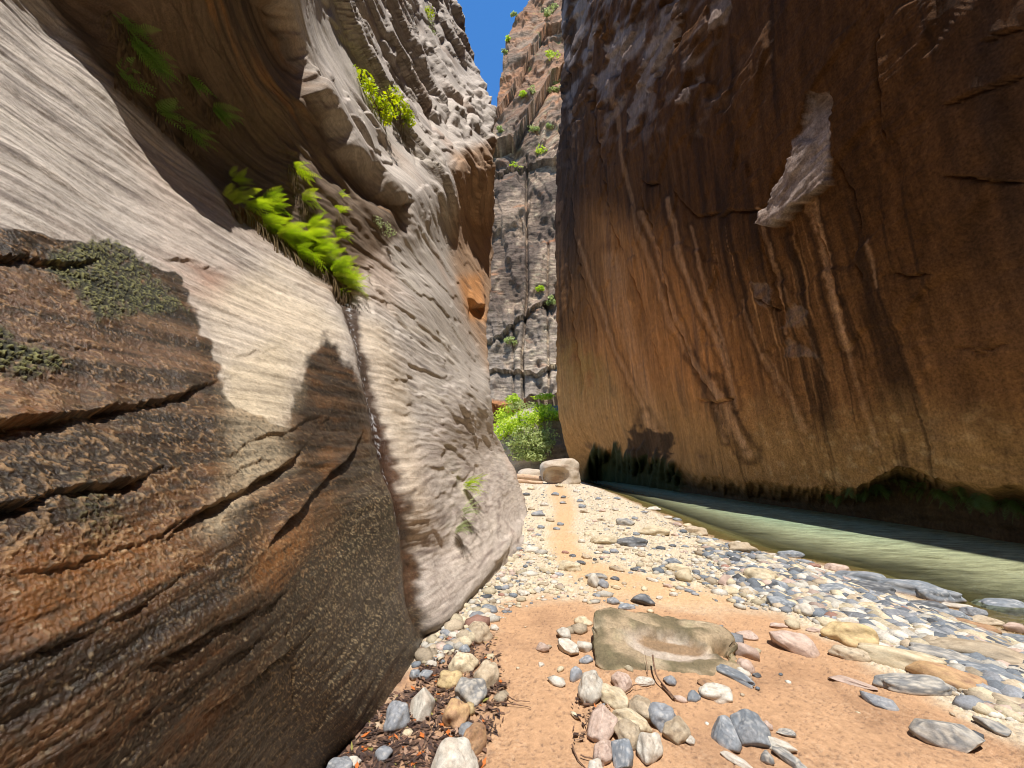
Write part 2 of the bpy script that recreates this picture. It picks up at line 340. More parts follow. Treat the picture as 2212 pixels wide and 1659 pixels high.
    rec_shade = np.maximum(rec, poly_mask([(60, -60), (200, 140), (330, 270), (480, 400), (560, 470), (640, 540), (760, 640), (800, 560), (880, 500), (895, 440), (840, 410), (760, 330), (690, 180), (640, 60), (600, -60)], u, v, 14)); C = mix(C, (.12, .074, .040), rec_shade*.9); C = mix(C, (.34, .16, .05), rec*ss(.05, .4, m1)*.6); C = mix(C, (.07, .045, .03), rec*ss(.05, .35, fbm(x*1.2, y*.5, zb*5, 4, 96))*.75)  # shade of the hollow painted in as dark brown, out to the shadow edge
    prow = poly_mask([(985, 330), (1075, 300), (1075, 760), (1055, 800), (1000, 660), (975, 560)], u, v, 18)
    C = mix(C, (.42, .24, .12), prow*.8); C = mix(C, (.62, .27, .08), prow*poly_mask([(985, 600), (1040, 590), (1050, 690), (1010, 690)], u, v, 14)*.8)
    C = mix(C, (.16, .11, .08), prow*ss(0, .4, m1)*.6)
    # reddish stains by the mossy ledge
    red = poly_mask([(0, 440), (60, 440), (170, 520), (330, 560), (420, 600), (400, 560), (500, 580), (460, 660), (250, 640), (0, 650)], u, v, 40)
    C = mix(C, (.36, .17, .10), red*.6*ss(-.3, .3, m1)); 
    # wet: brown, dark and patchy
    wn1 = fbm(x*2.2, y*2.2, zb*3.4, 4, 94); wn2 = fbm(x*6, y*6, zb*20, 3, 95)
    wc = np.empty_like(C); wc[:] = (.044, .026, .015)
    wc = mix(wc, (.15, .068, .020), ss(.0, .4, wn1)*.8); wc = mix(wc, (.032, .024, .019), ss(.0, .4, -wn1)*.85); wc = mix(wc, (.02, .015, .012), ss(.1, .45, wn2)*.6)
    org = poly_mask([(0, 830), (120, 870), (60, 940), (0, 960)], u, v, 30)+poly_mask([(0, 1180), (300, 1150), (430, 1220), (250, 1350), (0, 1390)], u, v, 60)+poly_mask([(560, 1180), (660, 1090), (680, 1150), (600, 1280), (520, 1260)], u, v, 30)
    wc = mix(wc, (.36, .15, .03), np.clip(org, 0, 1)*.55)
    pink = poly_mask([(0, 560), (120, 600), (250, 700), (440, 690), (470, 790), (300, 850), (0, 900)], u, v, 50); wb = fbm(x*1.0, y*.7, (z-.10*y)*13, 4, 99, .6); wc = mix(wc, (.17, .105, .075), pink*.75); wc = mix(wc, (.014, .009, .006), ss(.0, .2, wb)*.85); wc = mix(wc, (.22, .13, .07), ss(.05, .35, -wb)*.45)
    dk = poly_mask([(470, 1640), (520, 1540), (600, 1380), (660, 1230), (760, 1080), (820, 950), (870, 1080), (915, 1380), (830, 1540), (720, 1659)], u, v, 70)
    wc = mix(wc, (.034, .028, .021), dk*.9); wc = mix(wc, (.42, .37, .26), dk*ss(.20, .42, g2+.25*g1)*.85)
    wc = mix(wc, (.28, .22, .14), (1-dk)*ss(.28, .5, g2)*.4)
    wc = mix(wc, (.42, .29, .17), vein*.7)
    hol = poly_mask([(840, 850), (870, 1000), (905, 1130), (920, 1300), (890, 1290), (865, 1120), (830, 950), (800, 800)], u, v, 12); wc = mix(wc, (.10, .045, .022), hol*.6)
    wc = wc*np.array([.88, .76, .62], np.float32); wc = mix(wc, (.42, .33, .21), ss(.30, .5, fbm(x*60, y*60, z*60, 2, 84))*ss(3, 2, dep)*.5)
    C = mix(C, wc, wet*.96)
    # the two pale tongues that stay drier
    dryp = poly_mask([(485, 790), (620, 720), (640, 860), (600, 960), (640, 1000), (560, 1060), (470, 1160), (430, 1150), (500, 960)], u+34*fbm(u/50, v/70, 0*u, 4, 74, .6), v+20*fbm(u/40, v/40, 5+0*u, 4, 74, .6), 34)
    C = mix(C, (.50, .40, .26), dryp*wet*.0 + dryp*.55)
    wet = wet*(1-.8*dryp)
    C = mix(C, (.045, .04, .03), gran*ss(.05, .5, -g1)*.55)
    # moss
    mo = poly_mask([(105, 545), (150, 530), (225, 515), (275, 530), (320, 585), (370, 630), (412, 668), (330, 670), (290, 672), (215, 690), (170, 620), (110, 585)], u+16*pn(u/14, v/14, 0, 75), v+12*pn(u/14, v/14, 4, 76), 10)
    mo2 = poly_mask([(-200, 680), (0, 690), (30, 740), (110, 760), (150, 790), (60, 820), (0, 810), (-200, 820)], u+14*pn(u/14, v/14, 6, 75), v+12*pn(u/14, v/14, 8, 76), 12)
    mo3 = poly_mask([(150, 1040), (230, 1060), (260, 1150), (190, 1170), (150, 1110)], u, v, 26)*.4
    mm = np.maximum(np.maximum(mo, mo2), mo3)
    tuft = ss(.0, .45, .6*g1+.9*g2)
    mm = mm*ss(-.45, -.1, fbm(u/22, v/22, 0*u, 4, 79, .6)); C = mix(C, (.022, .024, .012), mm*.85); C = mix(C, (.22, .21, .075), mm*tuft*.8)
    P2 += nn*(mm*(.002+.007*tuft))[..., None]
    # trickle: dark water film down the crease, its glints painted as white specks
    tr = seg_dist([(762, 655), (772, 700), (782, 760), (800, 810), (812, 870), (828, 940), (845, 1010), (862, 1080), (880, 1160)], u, v)
    tr = tr + 9*fbm(u/14, v/14, 0*u, 4, 80, .6); film = ss(20, 9, tr)
    C = mix(C, (.30, .26, .24), film*.0); C = mix(C, (.055, .030, .020), film*.9); C = mix(C, (.62, .62, .64), ss(7, 3, tr)*ss(.15, .4, pn(x*30, y*30, z*14, 77))*.9)
    W = np.clip(np.maximum(wet*.85*(1-mm*.8), film), 0, 1)
    # close the far edge round the corner so that the wall keeps its thickness
    k = np.linspace(0, 1, 22)[1:]; e = P2[:, -1]; L = .55*np.clip(e[:, 1], 1, 40)[:, None]
    back = np.stack([e + np.concatenate([-L*q**1.6*1.1, L*(q*.9), 0*L], 1) for q in k], 1)
    hb = np.linspace(0, 1, 14)[1:][::-1]; f = P2[:, 0]
    rear = np.stack([f + np.concatenate([np.full((len(f), 1), -1.5*q*q), np.full((len(f), 1), -9.*q), 0*f[:, :1]], 1) for q in hb], 1)
    PP = np.concatenate([rear, P2, back], 1)
    rep = lambda A: np.concatenate([np.repeat(A[:, :1], len(hb), 1), A, np.repeat(A[:, -1:], len(k), 1)], 1)
    PP, C, W = raise_wall(PP, rep(C), rep(W), -1); rep = lambda A: A
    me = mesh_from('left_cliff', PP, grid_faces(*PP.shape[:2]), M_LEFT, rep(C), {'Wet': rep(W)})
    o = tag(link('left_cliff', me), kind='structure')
    o['label'] = 'grey and brown sandstone canyon wall, wet and dark in its lower part'
    nrm = facing_eye(P2, grid_normals(P2))
    return dict(v=v1, sil=sil, s=s, P=P2, n=nrm)
LEFT = build_left()
def on_left(u, v):
    i = int(np.argmin(np.abs(LEFT['v']-v))); q = (u+650)/(LEFT['sil'][i]+650); j = int(np.argmin(np.abs(LEFT['s']-q)))
    return Vector(LEFT['P'][i, j]), Vector(LEFT['n'][i, j])
# ------------------------------------------------------------------ the shaded wall across the river
SIL_R = [(-500, 1222), (0, 1215), (100, 1216), (250, 1210), (400, 1201), (560, 1198), (700, 1203), (850, 1203), (880, 1206), (920, 1212), (960, 1222), (1010, 1236), (1060, 1250), (1300, 1262)]
RIGHT_T = ctrl([(2212, 1060, 'X', 10.6), (1850, 1050, 'X', 10.7), (1650, 1040, 'X', 10.6), (1480, 1010, 'X', 10.5), (1350, 980, 'X', 10.0), (1262, 1030, 'X', 9.0), (2700, 1080, 'X', 10.6), (3000, 600, 'X', 10.3), (3000, 0, 'X', 10.4),
    (2212, 1250, 'X', 10.6), (1480, 1120, 'X', 10.8), (1300, 1060, 'X', 10.0), (2700, 1300, 'X', 10.6),
    (2212, 500, 'X', 10.2), (2212, 0, 'X', 10.1), (1800, 500, 'X', 10.0), (1800, 0, 'X', 10.0), (1800, -450, 'X', 10.9), (2500, -450, 'X', 11.), (1500, 500, 'X', 9.5), (1500, 0, 'X', 9.8), (1500, -450, 'X', 11.),
    (1300, 500, 'X', 8.3), (1300, 0, 'X', 8.8), (1300, 800, 'X', 8.6), (1500, 800, 'X', 10.0), (1800, 800, 'X', 10.4), (2212, 800, 'X', 10.4), (1400, 300, 'X', 9.1), (1320, -400, 'X', 9.9),
    (1203, 400, 'X', 5.8), (1203, 700, 'X', 5.4), (1203, 850, 'X', 5.4), (1212, 0, 'X', 6.9), (1220, -450, 'X', 8.2), (1216, 930, 'X', 6.0), (1238, 1000, 'X', 7.6)])
STREAKS = [  # pale runs down the wall: points, half width, strength
    ([(1440, 430), (1470, 560), (1530, 700), (1570, 800), (1590, 880)], 9, .9), ([(1385, 460), (1420, 560), (1470, 700), (1500, 790), (1540, 860), (1570, 950)], 8, .8),
    ([(1490, 490), (1520, 600), (1545, 700), (1575, 790)], 6, .7), ([(1645, 450), (1670, 550), (1692, 640), (1700, 720)], 6, .8), ([(1750, 440), (1775, 520), (1800, 640), (1830, 750)], 14, 1.),
    ([(1760, 420), (1790, 560), (1815, 680), (1850, 830)], 7, .6), ([(1540, 830), (1580, 920), (1620, 980)], 16, .9), ([(1490, 770), (1560, 860), (1610, 960)], 10, .7), ([(1320, 560), (1350, 700), (1400, 860), (1440, 980)], 26, .45),
    ([(1650, 770), (1700, 850), (1740, 930)], 10, .6), ([(1310, 100), (1330, 260), (1360, 420), (1400, 560), (1450, 700), (1500, 800)], 7, .5), ([(1250, 520), (1290, 640), (1330, 760), (1400, 900)], 6, .5),
    ([(1850, 830), (1870, 900), (1890, 960)], 9, .5), ([(1600, 650), (1640, 760), (1680, 850)], 6, .5), ([(1880, 520), (1890, 570), (1900, 620)], 7, .6), ([(1395, 900), (1430, 980)], 14, .6), ([(1700, 620), (1730, 700), (1790, 820)], 6, .35)]
CRACKS = [([(1540, 470), (1590, 455), (1640, 455), (1680, 440), (1700, 430)], .16, 8, 16), ([(1440, 390), (1475, 440), (1500, 470), (1560, 460)], .14, 8, 14), ([(2040, 376), (2100, 382), (2150, 392), (2212, 395)], .12, 5, 14),
    ([(1990, 300), (2050, 380)], .0, 8, 9), ([(2120, 90), (2160, 70), (2212, 60)], .12, 10, 16), ([(2030, 235), (2100, 205), (2212, 160)], .10, 12, 16), ([(1930, 590), (1980, 596), (2020, 590)], .08, 5, 9), ([(2060, 745), (2120, 760), (2180, 740)], .06, 6, 10),
    ([(1380, 385), (1400, 400), (1425, 395)], .3, 12, 12), ([(1500, 860), (1540, 870), (1590, 858)], .18, 7, 12), ([(1630, 640), (1660, 655), (1690, 670)], .2, 10, 20)]
SCRACKS = [([(330, 1800), (400, 1835), (470, 1860), (560, 1850), (620, 1880)], .16, 10, 14), ([(560, 1850), (640, 1895), (720, 1905)], .0, 10, 14), ([(0, 1905), (120, 1895), (240, 1905), (330, 1920)], .10, 7, 12),
    ([(380, 1378), (480, 1400), (560, 1425), (700, 1460), (800, 1500), (860, 1545), (950, 1570)], .22, 14, 14), ([(100, 1275), (300, 1290), (480, 1320), (600, 1370), (700, 1400), (850, 1450)], .3, 20, 20), ([(40, 1235), (300, 1230), (520, 1240), (650, 1270), (760, 1300)], .45, 14, 20),
    ([(640, 1690), (720, 1705)], .12, 7, 10), ([(560, 1225), (700, 1240), (860, 1260)], .4, 10, 16), ([(500, 1530), (640, 1560), (760, 1600)], .06, 8, 12), ([(480, 1640), (600, 1675), (700, 1700)], .08, 7, 10), ([(430, 1745), (560, 1790), (700, 1830)], .09, 10, 14)]
FACETS = [([(1752, 205), (1790, 195), (1795, 300), (1800, 400), (1740, 440), (1700, 490), (1665, 480), (1690, 410), (1715, 350), (1725, 280)], 190, 495, .95, (.05, -.35)),
    ([(1405, 90), (1440, 60), (1470, 40), (1450, 120), (1400, 190), (1370, 280), (1350, 285), (1375, 180)], 60, 290, .8, (.05, -.3)), ([(1505, 165), (1520, 160), (1490, 220), (1465, 225)], 155, 228, .5, (0, -.3)),
    ([(1540, 10), (1585, -20), (1570, 40), (1535, 70)], -20, 75, .7, (0, -.3)), ([(1300, 100), (1390, 40), (1400, 100), (1330, 150)], 40, 150, .7, (0, -.3)), ([(1620, 605), (1668, 622), (1672, 660), (1640, 655)], 600, 662, .28, (0, -.2)),
    ([(1715, 655), (1750, 672), (1740, 700), (1690, 712)], 650, 712, .2, (0, -.2)), ([(1700, 730), (1750, 755), (1770, 775), (1690, 772)], 725, 776, .25, (0, -.2)), ([(1240, 0), (1270, 0), (1270, 60), (1240, 110)], -10, 110, .8, (0, -.2))]
def build_right():
    v1 = np.concatenate([np.arange(-480, 0, 5.), np.arange(0, 1240, 2.5)])
    s = np.concatenate([np.linspace(0, .45, 330, endpoint=False)**1.0, np.linspace(.45, .56, 90, endpoint=False), np.linspace(.56, 1, 70)])
    sil = interp_line(SIL_R, v1) + 2.5*pn(v1/24., 0, 0, 5) + 1.5*pn(v1/7., 0, 3, 5)
    U1 = 3000.; u = sil[:, None] + (U1-sil[:, None])*s[None]; u = sil[:, None] + (U1-sil[:, None])*(.55*s+.45*s*s)[None]; v = np.repeat(v1[:, None], len(s), 1)
    t = np.exp(RIGHT_T(u, v))/FOC; a, b, c = ray(u, v)
    # undercut at the waterline
    lip = interp_line([(1203, 900), (1262, 985), (1300, 965), (1420, 985), (1480, 1010), (1650, 1040), (1760, 1052), (1850, 1048), (1950, 1010), (2050, 1040), (2212, 1055), (3000, 1080)], u)
    lip = lip + 14*pn(u/60., 0, 0, 9)+16*fbm(u/24., v/50, 0*u, 5, 10, .65)
    und = ss(-2, 40, v-lip)*ss(1262, 1300, u)
    t = t*(1+.115*und)
    P = np.stack([a*t, b*t, EYE+c*t], -1); n0 = facing_eye(P, grid_normals(P))
    dep = np.linalg.norm(P-np.array([0, 0, EYE]), axis=-1); x, y, z = P[..., 0], P[..., 1], P[..., 2]
    D = .18*fbm(x*.2, y*.16, z*.16, 4, 101)
    wy = y + .06*z + .35*fbm(y*.3, z*.15, x*.3, 3, 103)       # runs: nearly constant downwards
    run = fbm(wy*1.1, z*.06, 0*z, 4, 105); left = ss(1750, 1350, u)
    D += .10*run*(.4+1.1*left)*ss(0, 260, v+200) 
    for q, w_, A in STREAKS: 
        d = seg_dist(q, u, v); D -= .008*A*np.exp(-(d/(w_*1.6))**2) 
    for pts, A, wb, wa in CRACKS:
        p = np.array(pts); vv = interp_line(pts, u)+6*pn(u/22., v/90., 0, len(p)); d = v-vv
        tap = ss(p[0, 0], p[0, 0]+.2*(p[-1, 0]-p[0, 0]), u)*ss(p[-1, 0], p[-1, 0]-.2*(p[-1, 0]-p[0, 0]), u)
        D += A*tap*(np.where(d > 0, -.8*np.exp(-d/wb), .5*np.exp(np.minimum(d, 0)/wa)) - 1.1*np.exp(-(d/2.6)**2))
    for pts, A, wl, wr in SCRACKS:
        p = np.array(pts); uu = interp_line(pts, v)+6*pn(v/20., u/90., 0, len(p)); d = uu-u
        L = p[-1, 0]-p[0, 0]; tap = ss(p[0, 0], p[0, 0]+.2*L, v)*ss(p[-1, 0], p[-1, 0]-.2*L, v)
        D += A*tap*(np.where(d > 0, -.8*np.exp(-d/wl), .5*np.exp(np.minimum(d, 0)/wr)) - 1.1*np.exp(-(d/2.6)**2))
    fac = np.zeros_like(u)
    for q, v0, v2, A, _ in FACETS:                            # broken-out scars whose floor leans back
        m = poly_mask(q, u+16*fbm(u/26, v/26, 0*u, 4, 12, .65), v+16*fbm(u/26, v/26, 3+0*u, 4, 12, .65), 3); fac = np.maximum(fac, m*(1 if v2-v0 > 250 else .6 if v0 < 160 else .3))
        A = A*(.55 if v0 < 100 else 1); D += (1.1 if v2-v0 > 250 else .7)*m*A*((-.36 if v2-v0 > 250 else -.5)+1.0*np.clip((v-v0)/(v2-v0), 0, 1)) + m*.10*fbm(x*1.3, y*1.5, (z+.3*y)*5, 4, 14, .6)
    blk = ss(420, 120, v)*ss(1680, 1450, u)
    D += blk*.34*(ss(-.03, .03, fbm(x*.3, y*.13, (z-.5*y)*.28, 4, 107, .6))-.5) + blk*.10*fbm(x*.8, y*.6, (z-.5*y)*1.8, 3, 108)
    ob = fbm(x*.22, y*.2, (z+.4*y)*.22, 3, 113); D += .10*(ss(-.02, .02, ob)-.5)*ss(900, 600, v); D += .07*fbm(x*1.4, y*1.4, z*1.6, 5, 109, .65) + .03*fbm(x*.5, y*.35, (z-.1*y)*5, 3, 110)
    rub = ss(-120, -10, v-lip)*ss(1640, 1720, u)
    D += rub*.05*fbm(x*3, y*3, z*3, 3, 111) + und*.12*fbm(x*1.2, y*.8, z*4, 4, 112)
    P2 = P + n0*D[..., None]
    # colour
    m1 = fbm(wy*1.3, z*.10, 0*z, 5, 121, .6); m2 = fbm(x*.5, y*.4, z*.5, 4, 122, .6); m3 = fbm(x*2, y*2, z*2.4, 4, 123, .65)
    C = np.empty(P.shape, np.float32); C[:] = (.098, .042, .0135)
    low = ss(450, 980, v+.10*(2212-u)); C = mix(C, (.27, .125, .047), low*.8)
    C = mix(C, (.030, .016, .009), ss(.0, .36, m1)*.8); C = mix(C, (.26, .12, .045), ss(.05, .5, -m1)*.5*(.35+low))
    m5 = fbm(wy*5, z*.5, 0*z, 4, 127, .65); m6 = fbm(x*5, y*5, z*6, 3, 128, .7); C = C*(1+.55*np.clip(m5, -.8, .8)+.42*np.clip(m6, -.8, .8))[..., None]
    orange = poly_mask([(1290, 470), (1420, 520), (1560, 700), (1640, 900), (1640, 1000), (1480, 1005), (1260, 1000), (1240, 850), (1290, 700)], u+20*m1, v, 70)
    C = mix(C, (.62, .27, .09), orange*.9*(.5+.5*ss(-.3, .3, m1+.5*m5)))
    C = mix(C, (.12, .065, .04), orange*ss(.05, .3, m1+.4*m5)*.75)
    C = mix(C, (.34, .20, .06), poly_mask([(1205, 740), (1290, 760), (1340, 860), (1210, 890)], u, v, 30)*.7*ss(-.4, .2, m2))
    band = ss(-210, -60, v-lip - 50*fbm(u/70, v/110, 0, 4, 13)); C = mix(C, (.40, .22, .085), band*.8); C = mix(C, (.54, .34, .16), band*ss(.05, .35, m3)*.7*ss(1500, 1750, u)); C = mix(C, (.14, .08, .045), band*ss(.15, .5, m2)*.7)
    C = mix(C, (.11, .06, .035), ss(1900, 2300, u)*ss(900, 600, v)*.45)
    m8 = ridged(wy*2.6, z*.05, 0*z, 3, 132); sk = ss(.62, .82, m8)*ss(420, 560, v)*ss(1900, 1600, u)*ss(-.3, .25, m5+m2); C = mix(C, (.56, .29, .12), sk*.8); C = mix(C, (.03, .016, .009), ss(.7, .85, ridged(wy*1.9+3, z*.05, 0*z, 3, 133))*ss(300, 500, v)*.6)
    for q, w_, A in STREAKS:
        d = seg_dist(q, u+7*fbm(u/30, v/70, 0*u, 3, 131), v)+w_*.7*m6+2*m3; C = mix(C, (.60, .34, .18), A*.58*ss(w_*.9, w_*.3, d)*(.45+.55*ss(-.35, .25, m5+m3))); C = mix(C, (.035, .018, .010), A*.6*np.exp(-((d-w_*1.3)/(w_*.45))**2))
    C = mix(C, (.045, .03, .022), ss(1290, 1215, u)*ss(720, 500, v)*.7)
    C = mix(C, (.40, .31, .26), fac*(.5+.4*ss(-.3, .2, m3)))  # scars painted paler to help them pass as sunlit patches
    C = mix(C, (.36, .30, .28), blk*ss(.0, .3, fbm(x*.4, y*.25, (z-.5*y)*.5, 4, 125))*.5)
    # dark damp moss, below the lip and climbing in tongues on the far part
    tong = ss(0, 14, v-(interp_line([(1262, 985), (1300, 955), (1380, 958), (1440, 985), (1470, 1000), (1480, 1040)], u)+34*pn(u/16., 0, 0, 17)+10*pn(u/6., v/20, 0, 18)))*ss(1490, 1470, u)*ss(1255, 1275, u)
    wetm = np.maximum(und, tong); C = mix(C, (.045, .030, .016), wetm*.93); C = mix(C, (.10, .065, .03), und*ss(.0, .3, fbm(x*1.0, y*.5, z*5, 4, 129, .65))*ss(30, 80, v-lip)*.7)
    gm = np.maximum(tong, und*ss(0, .4, fbm(x*.8, y*.8, z*1.4, 4, 126))*ss(60, 20, v-lip)); C = mix(C, (.022, .032, .009), gm*.85); C = mix(C, (.06, .075, .02), gm*ss(.1, .4, fbm(x*5, y*5, z*7, 3, 130, .7))*.6)
    C = mix(C, (.05, .03, .018), poly_mask([(1360, 930), (1400, 925), (1460, 940), (1450, 985), (1360, 980)], u+14*pn(u/9, v/9, 0, 19), v+14*pn(u/9, v/9, 5, 20), 5)*.9)
    W = np.clip(wetm*.55+.12, 0, 1)
    P2 += n0*(tong*(.25+.35*pn(u/9., v/60, 0, 21)) )[..., None]
    k = np.linspace(0, 1, 16)[1:]; e = P2[:, 0]; Lb = 26.
    back = np.stack([e + np.stack([Lb*q**1.4+0*e[:, 0], Lb*.5*q+0*e[:, 0], 0*e[:, 0]], 1) for q in k[::-1]], 1)
    PP = np.concatenate([back, P2], 1); rep = lambda A: np.concatenate([np.repeat(A[:, :1], len(k), 1), A], 1)
    q = np.linspace(0, 1, 14)[1:]; f = PP[:, -1]
    rear = np.stack([f + np.stack([1.5*k*k+0*f[:, 0], -16.*k+0*f[:, 0], 0*f[:, 0]], 1) for k in q], 1); PP = np.concatenate([PP, rear], 1)
    rp = lambda A: np.concatenate([rep(A), np.repeat(rep(A)[:, -1:], len(q), 1)], 1)
    PP, C, W = raise_wall(PP, rp(C), rp(W), 1)
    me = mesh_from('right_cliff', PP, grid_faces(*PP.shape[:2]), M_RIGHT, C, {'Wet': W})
    o = tag(link('right_cliff', me), kind='structure'); o['label'] = 'shaded overhanging red brown sandstone wall across the river'
    nrm = facing_eye(P2, grid_normals(P2))
    return dict(v=v1, u=u, P=P2, n=nrm)
RIGHT = build_right()
def on_right(u, v):
    i = int(np.argmin(np.abs(RIGHT['v']-v))); j = int(np.argmin(np.abs(RIGHT['u'][i]-u)))
    return Vector(RIGHT['P'][i, j]), Vector(RIGHT['n'][i, j])

# ------------------------------------------------------------------ the sunlit wall that closes the view
def build_far():
    FT = ctrl([(1060, 900, 'Y', 96), (1260, 900, 'Y', 92), (1060, 600, 'Y', 104), (1260, 600, 'Y', 102), (1060, 300, 'Y', 116), (1260, 300, 'Y', 114), (1080, 0, 'Y', 132), (1260, 0, 'Y', 130), (1150, 500, 'Y', 106), (1130, 150, 'Y', 120), (1160, -200, 'Y', 146)])
    v1 = np.arange(-160, 1010, 1.6); sil = interp_line([(-160, 1180), (-20, 1152), (15, 1132), (50, 1108), (90, 1093), (150, 1086), (200, 1077), (262, 1068), (290, 1030), (330, 930), (500, 820), (1010, 760)], v1)
    sil = sil + 2.5*pn(v1/10., 0, 0, 31)*(v1 < 300) + 1.2*pn(v1/3., 0, 0, 32)*(v1 < 300)
    s = np.linspace(0, 1, 250); u = sil[:, None] + (1300-sil[:, None])*s[None]**.8; v = np.repeat(v1[:, None], len(s), 1)
    t = np.exp(FT(u, v))/FOC; a, b, c = ray(u, v); P = np.stack([a*t, b*t, EYE+c*t], -1); n0 = facing_eye(P, grid_normals(P)); x, y, z = P[..., 0], P[..., 1], P[..., 2]
    dip = z - .55*x*ss(560, 250, v) + 1.2*fbm(x*.08, z*.05, 0*x, 3, 201)
    w1 = 3*fbm(x*.06, z*.06, 0*x, 3, 207); D = 3.8*fbm(x*.06, 0*x, dip*.05, 4, 202, .55) + .6*fbm((x+w1)*.12, 0*x, dip*.30, 4, 203, .55) + .32*fbm(x*.35, y*.3, dip*1.1, 3, 204)
    D += 1.6*(ss(-.06, .06, fbm((x+w1)*.09, 0*x, dip*.05, 4, 205))-.5) + .7*(ss(-.05, .05, fbm((x+2*w1)*.16, 0*x, z*.03+.05*x, 3, 206))-.5)
    for pts, A, w_ in (([(1138, 330), (1136, 470), (1140, 620), (1128, 760), (1130, 900)], 2.2, 3), ([(1185, 520), (1182, 640), (1186, 860)], 1.2, 2.5), ([(1110, 690), (1106, 900)], 1., 3)):
        D -= A*np.exp(-(seg_dist(pts, u, v)/w_)**2)
    for pts, A, wb, wa in (([(1070, 320), (1110, 310), (1150, 240), (1190, 170), (1215, 150)], 5.5, 26, 22), ([(1070, 250), (1110, 190), (1150, 110), (1180, 60)], 3., 16, 14), ([(1060, 740), (1110, 700), (1150, 670), (1200, 640)], 2.2, 8, 12),
                           ([(1050, 885), (1110, 880), (1150, 860), (1210, 852)], 6, 30, 12), ([(1130, 800), (1160, 812), (1190, 790)], 2., 8, 8), ([(1065, 380), (1100, 360), (1140, 350)], 2, 12, 12)):
        d = v-interp_line(pts, u)-4*pn(u/9., 0, 0, 33); D += A*np.where(d > 0, -.8*np.exp(-d/wb), .5*np.exp(np.minimum(d, 0)/wa))
    P2 = P+n0*D[..., None]
    m1 = fbm(x*.12, 0*x, dip*.35, 4, 211, .6); m2 = fbm(x*.5, 0*x, dip*1.5, 4, 212, .6); m3 = fbm(x*.3, 0*x, z*.05, 4, 213, .6)
    C = np.empty(P.shape, np.float32); C[:] = (.29, .205, .14)
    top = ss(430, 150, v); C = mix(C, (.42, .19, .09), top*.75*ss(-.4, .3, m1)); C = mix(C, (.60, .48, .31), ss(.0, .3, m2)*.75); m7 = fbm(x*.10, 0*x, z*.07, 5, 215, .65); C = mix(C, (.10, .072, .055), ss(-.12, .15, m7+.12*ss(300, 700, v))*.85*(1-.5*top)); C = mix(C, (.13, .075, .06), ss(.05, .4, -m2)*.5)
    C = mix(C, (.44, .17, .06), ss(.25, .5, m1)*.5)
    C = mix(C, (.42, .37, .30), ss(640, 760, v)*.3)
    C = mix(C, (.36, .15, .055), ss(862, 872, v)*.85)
    gr = ss(.22, .42, fbm(x*.25, 0*x, z*.25, 4, 214, .6))*ss(500, 100, v); C = mix(C, (.20, .22, .08), gr*.6)
    k = np.linspace(0, 1, 10)[1:]; e = P2[:, 0]
    back = np.stack([e + np.stack([-8*q**2+0*e[:, 0], 50*q+0*e[:, 0], 0*e[:, 0]], 1) for q in k[::-1]], 1)
    PP = np.concatenate([back, P2], 1); Cc = np.concatenate([np.repeat(C[:, :1], len(k), 1), C], 1)
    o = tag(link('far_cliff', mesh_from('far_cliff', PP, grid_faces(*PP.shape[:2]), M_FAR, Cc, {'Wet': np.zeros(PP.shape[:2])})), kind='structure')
    o['label'] = 'tall sunlit red and cream cliff closing the canyon in the distance'
    return dict(v=v1, u=u, P=P2)
FAR = build_far()
def build_rear():                       # unseen canyon wall added behind the camera to block sky light
    xs = np.linspace(-14, 26, 60); zs = np.linspace(66, -1, 50); X = np.repeat(xs[None], 50, 0); Z = np.repeat(zs[:, None], 60, 1)
    Y = -32 + 2.5*fbm(X*.1, 0*X, Z*.08, 4, 240) - .04*Z
    C = np.empty(X.shape+(3,), np.float32); C[:] = (.26, .14, .08); C = mix(C, (.12, .07, .045), ss(0, .4, fbm(X*.3, 0*X, Z*.05, 4, 241)))
    tag(link('rear_blocker', mesh_from('rear_blocker', np.stack([X, Y, Z], -1), grid_faces(*X.shape), M_RIGHT, C, {'Wet': 0*X})), kind='structure')
build_rear()
def on_far(u, v):
    i = int(np.argmin(np.abs(FAR['v']-v))); j = int(np.argmin(np.abs(FAR['u'][i]-u))); return Vector(FAR['P'][i, j])
# ------------------------------------------------------------------ ground and river
WATER_Z = -.25
SHORE_UV = [(1255, 1040), (1290, 1052), (1330, 1067), (1420, 1105), (1530, 1155), (1650, 1192), (1800, 1224), (1900, 1262), (2050, 1310), (2212, 1372), (2500, 1470), (3000, 1640)]
_sx, _sy = on_ground(*np.array(SHORE_UV).T, WATER_Z)
_o = np.argsort(_sy); SHORE_Y, SHORE_X = _sy[_o], _sx[_o]
def shore_x(y):
    return np.interp(y, np.r_[-15, SHORE_Y, 90], np.r_[SHORE_X[0]+1.5, SHORE_X, SHORE_X[-1]+1.0])
def gz(x, y, detail=True):
    x = np.asarray(x, float); y = np.asarray(y, float)
    d = shore_x(y) - x + .25*pn(y*.8, x*.3, 0, 301)*ss(2, 8, y)
    k = .35*ss(40, 8, y)+.65
    z = np.where(d > 0, WATER_Z + .25*ss(0, 1.6, d)*1.0, WATER_Z - .75*ss(0, 3.2, -d) + 0*x)
    z = z + .035*pn(x*.35, y*.3, 0, 302)*ss(0, 2, d) + .02*pn(x*1.1, y*.9, 0, 303)*ss(0, 1.5, d)
    if detail:
        z = z + .006*fbm(x*5, y*5, 0*x, 4, 304)
    return z
SAND = [(1040, 1345), (1130, 1290), (1230, 1290), (1300, 1300), (1560, 1318), (1700, 1330), (1800, 1380), (1900, 1440), (2060, 1540), (2260, 1640), (2700, 2000), (900, 2200), (700, 1659), (800, 1570), (900, 1420), (960, 1400)]
